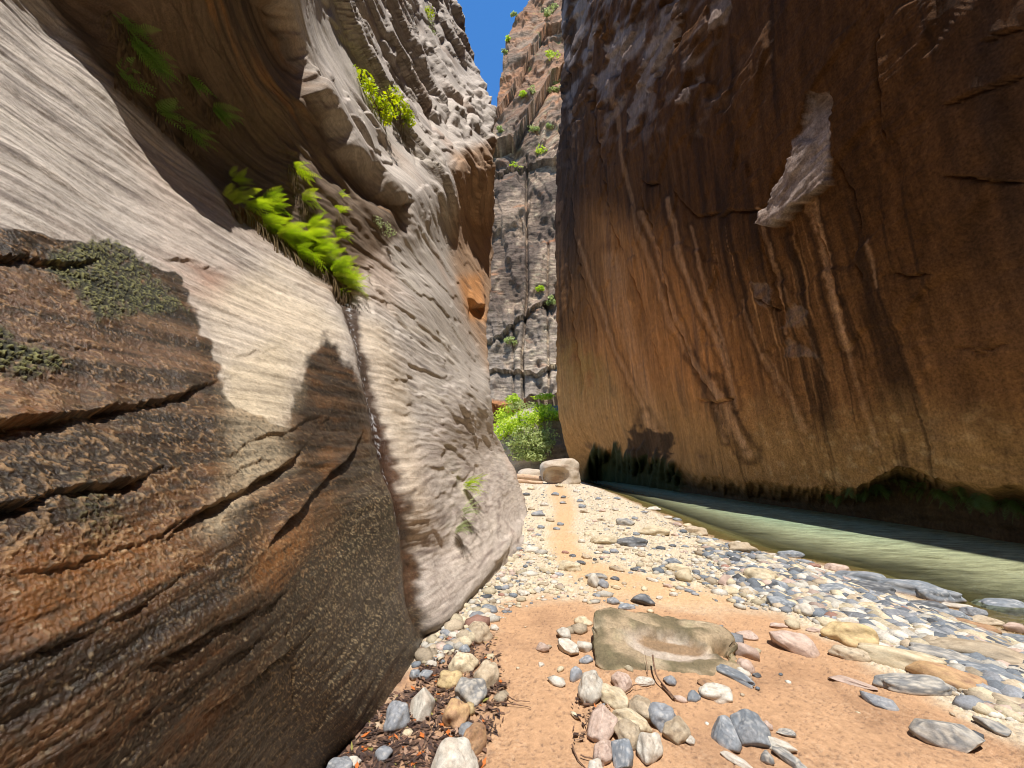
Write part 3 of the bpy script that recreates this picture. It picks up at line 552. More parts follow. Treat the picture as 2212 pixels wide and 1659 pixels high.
PATH = [(1205, 1060), (1222, 1100), (1210, 1150), (1235, 1200), (1275, 1235), (1330, 1262), (1450, 1290), (1560, 1315)]
def build_ground():
    r = np.concatenate([-(np.linspace(0, 1, 12)[1:][::-1]**1.5)*14, np.linspace(0, 1.3, 12)])
    vs = np.arange(2000, 1012, -2.2); _, yy = on_ground(np.full(len(vs), CU), vs); ys = np.concatenate([r, yy[yy > 1.35], [300, 600]])
    cs = np.concatenate([np.linspace(-2.4, -1.0, 60, endpoint=False), np.linspace(-1.0, 1.5, 1000, endpoint=False), np.linspace(1.5, 3.2, 70)])
    Y = np.repeat(ys[:, None], len(cs), 1); X = cs[None]*(np.abs(ys[:, None])*.96+.45)
    Z = gz(X, Y)
    u, v = proj(X, Y, Z); far = (Y < .8)
    d = shore_x(Y)-X
    wu = u+14*fbm(X*3, Y*3, 0*X, 3, 311)*6; wv = v+8*fbm(X*3, Y*3, 0*X, 3, 312)*3
    sand = np.where(far, 1., poly_mask(SAND, wu, wv, 22))
    path = ss(42, 8, seg_dist(PATH, u, v)*np.interp(v, [1050, 1320], [1.3, .6]) + 22*fbm(X*2, Y*2, 0*X, 3, 313))*ss(1340, 1290, v)
    n1 = fbm(X*1.4, Y*1.4, 0*X, 4, 321); n2 = fbm(X*9, Y*9, 0*X, 4, 322, .65); n3 = pn(X*38, Y*38, 0*X, 323)
    C = np.empty(X.shape+(3,), np.float32); C[:] = (.51, .42, .295)
    C = mix(C, (.36, .28, .20), ss(.05, .35, n2)*.6); C = mix(C, (.62, .58, .50), ss(.2, .4, n3)*.5); C = mix(C, (.20, .18, .16), ss(.2, .4, -n3)*.5)
    C = mix(C, (.50, .30, .14), path*.7)
    C = mix(C, (.42, .245, .133), sand*.94)
    C = mix(C, (.30, .175, .10), sand*ss(-.05, .35, n1)*.65)
    damp = poly_mask([(1640, 1480), (1760, 1450), (1900, 1560), (2060, 1600), (2212, 1640), (2212, 1600), (2050, 1570), (1860, 1500), (1700, 1420)], wu, wv, 40)
    C = mix(C, (.24,.13,.07), damp*.6*(~far))
    n5 = pn(X*60, Y*60+.3*X, 0*X, 326)*ss(5, 2.5, Y); C = mix(C, (.15, .09, .06), sand*ss(.34, .55, n3+.4*n2)*.6); nm = ss(-.25, .25, fbm(X*2.2, Y*2.2, 0*X, 3, 327)); C = mix(C, (.13, .08, .055), nm*sand*ss(.30, .5, n5)*.55); C = mix(C, (.54, .38, .25), nm*sand*ss(.15, .5, -n5)*.3)
    lit = poly_mask([(640, 1720), (700, 1640), (800, 1540), (900, 1400), (930, 1370), (1010, 1370), (1060, 1400), (1080, 1480), (1060, 1560), (1040, 1659), (1000, 1800), (700, 1800)], wu, wv, 18)*(~far)
    C = mix(C, (.20, .12, .085), lit*.65*ss(-.3, .2, n2)); C = mix(C, (.055, .035, .03), lit*ss(.0, .3, n2)*.8)
    Z = Z + lit*.010*n2
    tan = ss(1420, 1330, v)*poly_mask([(920, 1395), (1000, 1310), (1130, 1180), (1180, 1200), (1080, 1300), (1000, 1390)], u, v, 20); C = mix(C, (.50, .40, .30), tan*.5)
    # bed under water
    bed = ss(.1, -.3, d); dn = fbm(X*.7, Y*1.6, 0*X, 4, 331, .6)
    C = mix(C, (.33, .27, .16), bed); C = mix(C, (.10, .09, .05), bed*ss(.0, .35, dn)*.8)
    C = mix(C, (.24, .14, .06), ss(.35, 0, d)*ss(-1.1, -.1, d)*.8)
    Z = Z - sand*.004*ss(.3, .6, n3)  + (1-sand)*.016*np.abs(n3)*ss(3, 1, Y/6)
    tracks = sand*(.012*fbm(X*4.5, Y*4.5, 0*X, 3, 335) - .012*ss(.25, .5, pn(X*5.5, Y*4, 0, 336))); Z = Z+tracks
    me = mesh_from('ground', np.stack([X, Y, Z], -1), grid_faces(*X.shape), M_GROUND, C, {'Wet': np.clip(ss(.35, 0, d)*.9, 0, 1)})
    tag(link('ground', me), kind='structure')
build_ground()
def build_water():
    m = bpy.data.materials.new('river_water'); m.use_nodes = True; t = m.node_tree; t.nodes.clear()
    out = N(t, 'ShaderNodeOutputMaterial'); tc = N(t, 'ShaderNodeTexCoord')
    mp = N(t, 'ShaderNodeMapping'); mp.inputs['Scale'].default_value = (1.0, 2.2, 1); mp.inputs['Rotation'].default_value = (0, 0, .25); t.links.new(tc.outputs['Object'], mp.inputs['Vector'])
    n1 = N(t, 'ShaderNodeTexNoise', Scale=3.0, Detail=5, Roughness=.6); t.links.new(mp.outputs[0], n1.inputs['Vector'])
    n2 = N(t, 'ShaderNodeTexNoise', Scale=11.0, Detail=3, Roughness=.6); t.links.new(mp.outputs[0], n2.inputs['Vector'])
    ad = N(t, 'ShaderNodeMath', operation='MULTIPLY_ADD'); ad.inputs[1].default_value = .35; t.links.new(n2.outputs['Fac'], ad.inputs[0]); t.links.new(n1.outputs['Fac'], ad.inputs[2])
    bp = N(t, 'ShaderNodeBump', Strength=.9, Distance=.14); t.links.new(ad.outputs[0], bp.inputs['Height'])
    tr = N(t, 'ShaderNodeBsdfTransparent'); tr.inputs[0].default_value = (.80, .84, .66, 1)
    at = N(t, 'ShaderNodeAttribute', attribute_name='Depth')
    df = N(t, 'ShaderNodeBsdfDiffuse'); dc = N(t, 'ShaderNodeAttribute', attribute_name='Col'); mp2 = N(t, 'ShaderNodeMapping'); mp2.inputs['Scale'].default_value = (1.3, 4.2, 1); mp2.inputs['Rotation'].default_value = (0, 0, .12); t.links.new(tc.outputs['Object'], mp2.inputs['Vector'])
    wf, _ = noise_fac(t, 1.6, .55, 1.4, mp2.outputs[0], 6, .66); wv_ = N(t, 'ShaderNodeVectorMath', operation='SCALE'); t.links.new(dc.outputs['Color'], wv_.inputs[0]); t.links.new(wf, wv_.inputs['Scale']); t.links.new(wv_.outputs[0], df.inputs[0]); t.links.new(bp.outputs[0], df.inputs['Normal'])
    m1 = N(t, 'ShaderNodeMixShader'); t.links.new(at.outputs['Fac'], m1.inputs[0]); t.links.new(tr.outputs[0], m1.inputs[1]); t.links.new(df.outputs[0], m1.inputs[2])
    gl = N(t, 'ShaderNodeBsdfGlossy'); gl.inputs['Roughness'].default_value = .06; t.links.new(bp.outputs[0], gl.inputs['Normal'])
    fr = N(t, 'ShaderNodeFresnel', IOR=1.33); t.links.new(bp.outputs[0], fr.inputs['Normal'])
    m2 = N(t, 'ShaderNodeMixShader'); t.links.new(fr.outputs[0], m2.inputs[0]); t.links.new(m1.outputs[0], m2.inputs[1]); t.links.new(gl.outputs[0], m2.inputs[2]); t.links.new(m2.outputs[0], out.inputs[0])
    vs = np.arange(1700, 1018, -2.2); _, ys = on_ground(np.full(len(vs), CU), vs, WATER_Z); ys = np.concatenate([[-12, -6, -2, 0, 1], ys[ys > 1.6], [120.]])
    cs = np.linspace(1, -.3, 420); Y = np.repeat(ys[:, None], len(cs), 1); X = shore_x(Y)+cs[None]*9.0
    Z = WATER_Z + .014*fbm(X*1.4, Y*2.6, 0*X, 4, 341) + .05*ss(22, 32, Y)*np.maximum(0, fbm(X*2.2, Y*1.2, 0*X, 3, 342))
    dep = X-shore_x(Y); D = .01+.72*ss(.25, 3.2, dep)
    foam = ss(22, 30, Y)*ss(.18, .42, fbm(X*2.6, Y*1.3, 0*X, 4, 343, .6)); C = np.empty(X.shape+(3,), np.float32); C[:] = (.50, .51, .30)
    C = mix(C, (.37, .53, .35), ss(1, 4, dep)*.8*ss(6, 14, Y)); C = mix(C, (.6, .62, .66), foam*.6); D = np.maximum(D, foam*.6)
    rp = fbm(X*1.3+.5*Y, Y*4.5, 0*X, 4, 345, .65); C = C*(1+.55*np.clip(rp, -.7, .7))[..., None]; rf = ss(.05, .35, fbm(X*.9, Y*2.4, 0*X, 4, 344, .6)); C = mix(C, (.16, .16, .08), rf*.6)
    me = mesh_from('river_water', np.stack([X, Y, Z], -1), grid_faces(*X.shape), m, C, {'Depth': D}); tag(link('river_water', me), kind='structure')
build_water()
# ------------------------------------------------------------------ stones
M_STONE = rock_mat('river_stone', 70, .68, 1.22, .45, .004, .8, .25, 14)
def ico(n):
    b = bmesh.new(); bmesh.ops.create_icosphere(b, subdivisions=n, radius=1.); b.verts.ensure_lookup_table()
    V = np.array([v.co[:] for v in b.verts], np.float32); F = np.array([[v.index for v in f.verts] for f in b.faces], np.int32); b.free(); return V, F
ICO = {n: ico(n) for n in (1, 2, 3, 4, 5)}
KIND = {  # base, second tone, vein/speckle
    'white': ((.53, .495, .43), (.45, .39, .32), (.30, .26, .22)), 'cream': ((.55, .47, .33), (.46, .37, .24), (.30, .24, .17)), 'tan': ((.44, .36, .26), (.36, .28, .19), (.22, .18, .13)),
    'yellow': ((.50, .38, .20), (.42, .31, .17), (.28, .18, .09)), 'orange': ((.45, .29, .15), (.38, .23, .13), (.22, .12, .08)), 'brown': ((.36, .22, .12), (.28, .16, .09), (.14, .09, .06)),
    'pink': ((.47, .36, .30), (.40, .29, .23), (.26, .18, .15)), 'red': ((.30, .17, .13), (.25, .13, .10), (.18, .09, .07)), 'blue': ((.17, .19, .215), (.25, .265, .285), (.42, .42, .42)),
    'grey': ((.25, .26, .28), (.19, .20, .22), (.40, .39, .38)), 'dark': ((.085, .09, .10), (.13, .135, .145), (.24, .24, .24)), 'mottled': ((.17, .17, .17), (.30, .28, .25), (.45, .41, .35))}
def stone_mesh(name, kind, seed, sub=3, angular=0, flat=.6):
    V0, F = ICO[sub]; V = V0.copy(); r = np.random.RandomState(seed)
    nrm = V0
    n = 1 + .16*fbm(V[:, 0]*.9, V[:, 1]*.9, V[:, 2]*.9, 2, seed % 97) + .035*fbm(V[:, 0]*3, V[:, 1]*3, V[:, 2]*3, 3, seed % 91)
    V = V*n[:, None]
    V = V*(1+.30*pn(V0[:, 0]*1.3, V0[:, 1]*1.3, V0[:, 2]*1.3, seed % 61))[:, None]
    for _ in range(int(5+9*angular)):                       # worn flats / broken faces
        d = r.normal(size=3); d /= np.linalg.norm(d); lim = r.uniform(.52, .92) if angular else r.uniform(.84, 1.05)
        s = V @ d; over = np.maximum(s-lim, 0); V = V - d[None]*(over*(.9 if angular else .7))[:, None]
    if sub >= 3: V = V*(1+.02*fbm(V0[:, 0]*9, V0[:, 1]*9, V0[:, 2]*9, 3, seed % 83))[:, None]
    V /= np.abs(V).max(0)[None]
    a, b, c = KIND[kind]; C = np.empty((len(V), 3), np.float32); C[:] = a
    q = V*np.array([1, 1, flat]); o = r.uniform(0, 40)
    n1 = fbm(q[:, 0]*1.4+o, q[:, 1]*1.4, q[:, 2]*1.4, 3, 5); n2 = fbm(q[:, 0]*7+o, q[:, 1]*7, q[:, 2]*7, 3, 6); band = fbm(q[:, 0]*.8+o, q[:, 1]*1.2, q[:, 2]*9, 3, 7)
    C = mix(C, b, ss(-.1, .3, n1)); C = mix(C, c, ss(.15, .35, n2)*.8); n3 = fbm(q[:, 0]*16+o, q[:, 1]*16, q[:, 2]*16, 2, 9); C = C*(1+.5*np.clip(n3, -.6, .6))[:, None]
    if kind in ('blue', 'grey', 'dark', 'mottled'):
        vein = ss(.045, .0, np.abs(pn(q[:, 0]*1.6+o, q[:, 1]*1.6, q[:, 2]*3, 8))); C = mix(C, (.5, .49, .47), vein*.45)
    else: C = mix(C, b, ss(.1, .3, band)*.6)
    if kind == 'mottled': C = mix(C, c, ss(.0, .2, n2)*.8)
    C = mix(C, (.38, .25, .16), ss(-.05, -.6, V[:, 2]+.35*n1)*.75)     # a rim of silt
    C = C*r.uniform(.88, 1.12)
    return mesh_from(name, V, F, M_STONE, C, {'Wet': np.full(len(V), .12)})
def place(o, cu, cv, w, h, ang=0, sink=.3):
    a, b, c = (float(q) for q in ray(cu, cv)); g0 = 0.
    for _ in range(5):
        t = (g0-EYE)/c; x, y = a*t, b*t; g0 = float(gz(np.array([x]), np.array([y]), False)[0])
        depth = t*FOC; el = math.atan2(EYE-g0, math.hypot(x, y)); se, ce = math.sin(el), math.cos(el)
        hz = .5*h/FOC*depth/math.hypot(1.25*se, ce)*1.2
        g0 += hz*(1-2*sink)*.5
    w2 = .5*w/FOC*depth; al = math.radians(ang)
    plan = math.atan2(-math.sin(al)/max(se, .35), math.cos(al)); L = w2*math.hypot(math.cos(al), math.sin(al)/max(se, .35))
    base = float(gz(np.array([x]), np.array([y]), False)[0])
    o.location = (x, y, base+hz*(1-2*sink)); o.rotation_euler = (0, 0, plan); o.scale = (L, max(hz*1.25, .3*L), hz)
    return o
BANK = 'cobbles on the river bank'
HAND = [ # u, v, w, h, angle, colour, angular, category, label
 (998,1441,72,42,0,'cream',0,'yellowish cream oval stone behind the blue grey stone at the wet cliff foot'), (972,1474,60,34,0,'yellow',0,'tan stone with an ochre end, lowest of the three tan stones by the cliff'),
 (1051,1467,58,52,10,'tan',0,'plump round tan stone at the edge of the sand nearest the cliff'), (1014,1502,76,50,6,'mottled',0,'blue grey stone flecked with white, below three tan stones'),
 (913,1528,52,68,0,'white',1,'upright white block with a rough face beside the dark wet cliff'), (856,1559,58,56,0,'grey',0,'smooth blue grey stone with a chip, touching the wet cliff'),
 (986,1549,60,54,0,'orange',0,'bright orange round stone below the flecked blue grey stone'), (1015,1537,25,25,0,'yellow',0,'small yellow pebble tucked against the orange stone'),
 (1009,1581,32,28,-20,'grey',0,'small grey stone between the orange stone and the brown mottled stone'), (1020,1610,46,60,20,'brown',0,'brown mottled stone standing above the big white dome stone'),
 (980,1662,112,84,0,'white',0,'big white domed stone at the near edge by the leaf litter'), (881,1585,24,14,0,'cream',0,'small cream pebble in dark leaf litter below the chipped grey stone'),
 (828,1634,26,30,-30,'grey',1,'small grey pointed stone in the leaf litter by the wet cliff'), (764,1649,32,20,0,'white',0,'small pale stone beside the nearest grey stone at the cliff foot'),
 (735,1662,60,34,0,'grey',0,'smooth grey stone half out of view at the wet cliff foot'), (962,1617,32,18,-10,'red',1,'dull red stone just above the big white domed stone'),
 (1035,1372,58,40,8,'tan',0,'broad flat tan stone part buried beside three blue pebbles'), (1014,1376,24,24,60,'blue',0,'long blue pebble leaning on the flat tan stone'), (1003,1406,26,18,0,'blue',0,'blue pebble nearest below the flat tan stone'),
 (1054,1319,42,17,6,'blue',0,'flat blue stone above a white oval pebble near the dry cliff'), (1057,1334,30,14,4,'white',0,'white oval pebble under the flat blue stone'), (1068,1358,20,12,10,'white',0,'tiny bright white pebble at the sand edge beside the broad tan stone'),
 (963,1369,28,14,20,'grey',0,'grey blue pebble lying close to the pale foot of the cliff'), (931,1435,36,14,12,'white',1,'thin pale slab of stone beside the damp foot of the cliff'),
 (895,1459,24,17,0,'blue',0,'blue pebble closest to the wet cliff above the white block'), (920,1459,30,16,-10,'grey',0,'grey pebble right of the blue one above the white block'),
 (1059,1420,20,12,0,'cream',0,'small cream pebble sunk in sand above the plump tan stone'), (1225,1402,52,34,10,'white',1,'knobbly white stone with a horn, in front of the mossy slab'), (1262,1400,32,24,10,'white',1,'white lumpy stone touching the mossy slab boulder end'),
 (1221,1374,16,24,70,'white',1,'small white spike of rock on the knobbly white stone'), (1173,1400,30,17,10,'pink',1,'pale chip of rock flush with the sand left of the knobbly white stone'), (1169,1438,16,10,0,'white',1,'small white chip alone on the smooth sand'),
 (1267,1427,32,15,-14,'grey',1,'grey blue stone below the knobbly white stone'), (1244,1462,14,28,30,'grey',1,'thin grey stone standing in sand above the white egg shaped stone'),
 (1277,1498,48,58,15,'white',0,'white egg shaped stone at the top of the near cluster'), (1322,1510,60,34,35,'cream',0,'smooth cream stone leaning on the white egg shaped stone'), (1344,1477,46,36,5,'pink',0,'pink stone in front of the mossy slab'),
 (1391,1472,46,20,5,'white',1,'oblong pale block in front of the mossy slab beside twigs'), (1450,1474,30,20,15,'grey',1,'small grey stone among twigs under the mossy slab'), (1581,1459,56,22,38,'blue',0,'slanting blue grey stone wedged at the corner of the mossy slab'),
 (1610,1444,28,27,20,'pink',0,'round pinkish stone by the corner of the mossy slab'), (1606,1461,26,22,20,'white',0,'white pebble below the round pinkish stone'), (1635,1460,20,9,0,'dark',0,'tiny black wet pebble on the sand beyond the slab corner'),
 (1527,1478,38,14,0,'brown',1,'brown flat stone propped under the mossy slab'), (1548,1503,66,32,10,'white',0,'white pointed oval stone on sand below the mossy slab'), (1498,1505,40,20,-18,'blue',1,'blue stone touching the white pointed oval stone'),
 (1391,1538,52,42,45,'tan',0,'striped tan and grey stone in the near cluster'), (1297,1574,50,62,25,'pink',1,'pinkish white mottled stone at the cluster edge by a straw twig'), (1365,1562,76,34,22,'cream',0,'long cream stone across the middle of the near cluster'),
 (1358,1592,56,50,15,'tan',0,'speckled tan stone under the long cream stone'), (1432,1558,58,50,-20,'grey',0,'slate grey stone at the sandy side of the near cluster'), (1462,1584,46,40,-35,'tan',0,'tan stone half sunk in sand next to the slate grey one'),
 (1403,1626,46,58,20,'white',0,'white spotted egg shaped stone lowest in the near cluster'), (1345,1636,48,50,15,'blue',1,'grey blue stone at the bottom of the near cluster'), (1303,1633,36,48,25,'pink',0,'flat pink stone at the lower edge of the near cluster'),
 (1287,1662,36,28,0,'white',0,'pale stone cut by the near edge below the flat pink stone'), (1491,1602,24,15,-10,'white',1,'pale chip of stone bedded in sand near two dark angular stones'), (1572,1592,68,54,10,'blue',1,'dark blue pyramid shaped stone, first of the angular pair on sand'),
 (1622,1586,66,58,20,'blue',1,'dark blue angular stone, second of the pair on the sand'), (1684,1613,56,24,18,'white',1,'long white stone beside the angular pair'), (1702,1641,50,22,38,'mottled',1,'grey and white slanting stone near the bottom edge on sand'),
 (1654,1640,30,24,10,'mottled',1,'small mottled grey stone between two pale stones'), (1593,1644,54,18,32,'white',1,'thin white sliver of stone below the dark pyramid stone'), (1702,1586,46,15,4,'mottled',1,'low grey stone with a curled end on the sand'),
 (1655,1570,26,16,0,'pink',0,'pale pebble behind the second dark angular stone'), (1714,1396,86,46,6,'pink',1,'wide rough pink rock rising from sand beyond the mossy slab'), (1611,1376,46,20,6,'pink',1,'rough pink rock just clear of the sand behind the slab corner'),
 (1611,1411,40,30,30,'pink',1,'leaning pink rock beside the mossy slab end'), (1682,1353,38,11,5,'pink',0,'long low pale stone on the far margin of the sand'), (1760,1363,34,11,5,'pink',0,'low pale stone on sand before the big yellow stone'),
 (1259,1345,38,20,10,'cream',0,'cream stone bedded behind the mossy slab'), (1283,1261,30,30,0,'white',0,'round white stone in the middle gravel'), (1303,1265,26,20,0,'grey',0,'grey pebble touching the round white stone'), (1290,1249,52,16,6,'mottled',0,'mottled dark stone behind the round white stone'),
 (1386,1299,38,26,30,'dark',1,'dark angular stone just beyond the mossy slab'), (1353,1313,40,14,0,'blue',0,'blue low stone against the back of the mossy slab'), (1324,1301,26,15,10,'grey',0,'grey pebble beyond the slab top corner'),
 (1644,1251,70,34,4,'cream',0,'large smooth cream stone halfway down the cobble bank'), (1479,1250,28,30,20,'cream',0,'round cream stone in the gravel beyond the slab'), (1568,1259,42,24,-10,'pink',1,'ribbed reddish stone in the cobble bank'), (1578,1280,38,20,0,'cream',0,'cream stone below the ribbed stone'),
 (1687,1274,32,28,0,'blue',1,'blocky blue stone below the large smooth cream stone'), (1684,1307,50,24,14,'blue',0,'flat blue stone near the edge of the sand'), (1741,1323,42,28,0,'white',0,'round white stone bordering the sand, above the big yellow stone'),
 (1842,1379,112,52,6,'yellow',0,'big smooth yellow stone on the sand edge'), (1835,1417,68,30,10,'tan',0,'brownish stone directly below the big yellow stone'), (1871,1412,28,16,0,'cream',0,'small cream stone under the big yellow stone'),
 (1948,1432,140,46,17,'cream',0,'long cream stone lying on sand below the big yellow stone'), (2056,1475,102,50,22,'orange',0,'orange brown stone with a broken end, against the long grey stone'), (1978,1485,158,36,3,'mottled',0,'long mottled grey stone lying flat on the sand'),
 (2053,1430,112,36,24,'mottled',0,'dark pitted stone between the long cream and the broad taupe one'), (2129,1424,172,56,14,'tan',0,'broad flat taupe stone, widest on the bank'), (2147,1468,94,34,26,'blue',0,'slanting blue slab tucked under the broad taupe stone'),
 (2119,1466,32,22,10,'tan',0,'small pale stone under the slanting blue slab'), (2126,1498,56,34,15,'grey',1,'grey rough stone below the orange brown stone'), (1899,1518,48,28,20,'grey',1,'lone blue grey chunk on the sand'), (2045,1596,106,62,14,'mottled',1,'large grey and white triangular rock half buried in the near sand'),
 (2154,1578,40,26,35,'mottled',1,'rough grey rock beyond the triangular one'), (1838,1474,68,13,18,'pink',1,'thin pale curved stone on open sand'), (1866,1255,92,32,14,'blue',0,'long dark blue stone at the water edge, upper of two'), (1869,1274,88,26,14,'dark',0,'smooth black wet stone under the long dark blue one'),
 (1964,1277,128,36,20,'blue',0,'longest blue slab along the water edge'), (2016,1291,48,34,20,'blue',0,'blue stone at the lower end of the longest blue slab'), (2002,1314,76,24,8,'dark',0,'black pitted stone below the longest blue slab'), (1801,1279,66,26,12,'blue',1,'blue angular stone in the cobbles uphill of the black wet stone'),
 (2172,1318,104,34,6,'blue',0,'large flat blue stone standing in the river margin'), (2126,1302,50,20,10,'blue',1,'blue stone leaning out over the water behind the large flat one'), (2105,1326,46,22,5,'grey',0,'grey white stone next to the large flat blue stone'),
 (2129,1345,72,22,8,'tan',0,'tan stone in front of the large flat blue stone'), (2093,1357,92,28,10,'brown',0,'wide brown stone carrying a thin white one'), (2091,1361,64,11,9,'white',0,'thin white stone lying over the wide brown one'), (2135,1383,44,13,16,'red',0,'thin red stone near the wide brown one'),
 (2204,1424,60,32,8,'pink',0,'pink stone at the far side of the broad taupe stone'), (2200,1386,70,26,10,'blue',0,'blue stone behind the pink stone'), (1845,1328,38,24,15,'blue',1,'blue stone, first of a dark pair above the big yellow stone'), (1881,1331,38,24,12,'dark',0,'dark stone, second of the pair above the big yellow stone'),
 (1885,1318,60,22,6,'cream',0,'cream stone behind the dark pair'), (1941,1335,58,28,12,'grey',0,'pale grey flat stone uphill of the white long stone'), (1992,1335,42,14,5,'white',0,'slim white stone next to the pale grey flat stone'), (1840,1349,52,22,6,'white',0,'bright white stone right behind the big yellow stone'),
 (2011,1365,70,17,12,'white',0,'white long stone in the middle of the cobble bank'), (2060,1332,50,24,14,'blue',0,'blue stone below the black pitted stone'), (1947,1312,70,18,14,'white',0,'long white stone under the longest blue slab'), (2188,1525,60,32,14,'tan',0,'tan stone lying low on sand beyond the grey rough stone'),
 (2126,1530,38,20,10,'pink',0,'pinkish stone low in the sand below the grey rough stone'), (1350,1132,42,18,5,'mottled',0,'speckled dark stone high on the gravel bar'), (1366,1176,64,24,8,'dark',0,'large dark stone on the gravel bar beyond the round white stone'), (1304,1171,58,24,6,'cream',0,'cream stone beside the path on the gravel bar'),
 (1501,1150,50,21,4,'tan',0,'tan stone at the river edge beyond the bank stones'), (1603,1189,60,28,6,'tan',0,'tan boulder half way along the water edge'), (1413,1152,68,25,4,'cream',0,'wide cream stone high on the gravel bar'), (1413,1101,32,10,0,'white',0,'pale stone standing alone in the river shallows'),
 (1454,1217,38,15,0,'blue',0,'flat blue stone above a cream one in the gravel'), (1465,1231,58,20,8,'cream',0,'cream stone below a flat blue one in the gravel'), (1720,1238,28,18,0,'dark',0,'round dark stone among pale cobbles near the water'), (1569,1228,22,12,0,'red',0,'small red brown stone in the pale cobbles'),
 (1231,1228,50,26,4,'cream',0,'cream stone sunk in the path side gravel'), (1709,1200,52,18,4,'blue',0,'blue stone at the water line beyond the round dark stone'), (1808,1231,46,20,6,'pink',0,'pinkish stone at the water line behind the long dark blue stone'), (1163,1113,32,14,0,'grey',0,'grey stone by the foot of the dry cliff'),
 (1176,1092,20,10,0,'white',0,'white stone by the foot of the dry cliff, farther one'), (1148,1190,36,16,0,'white',0,'white stone against the dry cliff foot, nearer one'), (1590,1130+50,0,0,0,'tan',0,'')]
for k, (u, v, w, h, an, kd, ag, lb) in enumerate(HAND):
    if not lb: continue
    sub = 4 if max(w, h) > 44 else 3
    o = link('stone', stone_mesh('stone', kd, 100+k*7, sub, ag)); place(o, u, v, w, h, an, .36 if v > 1330 else .32)
    tag(o, lb, 'stone', 'loose stones on the river bank')
# ---- the many smaller cobbles: one object each
GRAVEL_UV = [(1112, 1046), (1190, 1036), (1250, 1042), (1330, 1068), (1420, 1104), (1530, 1152), (1650, 1190), (1800, 1222), (1900, 1256), (2050, 1306), (2212, 1366), (2400, 1430), (2400, 1640), (2212, 1560), (2080, 1520), (2000, 1450), (1900, 1400), (1790, 1350), (1700, 1325), (1560, 1308), (1400, 1300), (1290, 1292), (1200, 1290), (1120, 1300), (1060, 1345), (1010, 1390), (960, 1420), (905, 1430), (925, 1395), (985, 1325), (1050, 1265), (1128, 1180), (1142, 1130)]
BAR_UV = [(1470, 1128), (1530, 1150), (1650, 1188), (1800, 1222), (1900, 1256), (2050, 1306), (2212, 1366), (2400, 1430), (2400, 1600), (2212, 1520), (2080, 1480), (2000, 1400), (1900, 1375), (1790, 1340), (1700, 1312), (1600, 1280), (1540, 1210)]
CNAME = {'white': 'white', 'cream': 'cream', 'tan': 'tan', 'pink': 'pinkish', 'blue': 'blue grey', 'grey': 'grey', 'dark': 'near black', 'red': 'red brown'}
protos = {kd: [stone_mesh('cobble', kd, 900+31*i+j, 3, (i+j) % 3 == 0) for i in range(4)] for j, kd in enumerate(CNAME)}
rnd = np.random.RandomState(11); taken = [(a, b, .46*max(c, 20)) for a, b, c, *_ in HAND if c]
def inside(p, u, v): return bool(poly_mask(p, np.array([[u]], float), np.array([[v]], float), .5)[0, 0] > .5)
cnt = 0; tries = 0
while cnt < 165 and tries < 9000:
    tries += 1; u = rnd.uniform(1110, 2260); v = rnd.uniform(1050, 1560)
    bar = inside(BAR_UV, u, v)
    if not bar and (not inside(GRAVEL_UV, u, v) or rnd.rand() > .16): continue
    depth = 1/max(v-1007, 8)*EYE*FOC; wm = np.clip(rnd.lognormal(-2.05, .38), .075, .34)*(1 if bar else .8); w = wm*FOC/depth*1.0
    if w < 15: w = rnd.uniform(13, 18)
    if any((u-a)**2*.5+((v-b)*1.6)**2 < (.36*w+c*.7)**2 for a, b, c in taken): continue
    kd = rnd.choice(list(CNAME), p=[.17, .2, .17, .08, .2, .1, .05, .03]); o = link('cobble', protos[kd][rnd.randint(4)])
    place(o, u, v, w, w*rnd.uniform(.34, .52), rnd.uniform(-6, 26), .24); taken.append((u, v, .4*w)); cnt += 1
    tag(o, 'small %s cobble among the many loose cobbles along the gravel bar' % CNAME[kd], 'cobble', 'small %s cobbles of the gravel bar' % CNAME[kd])
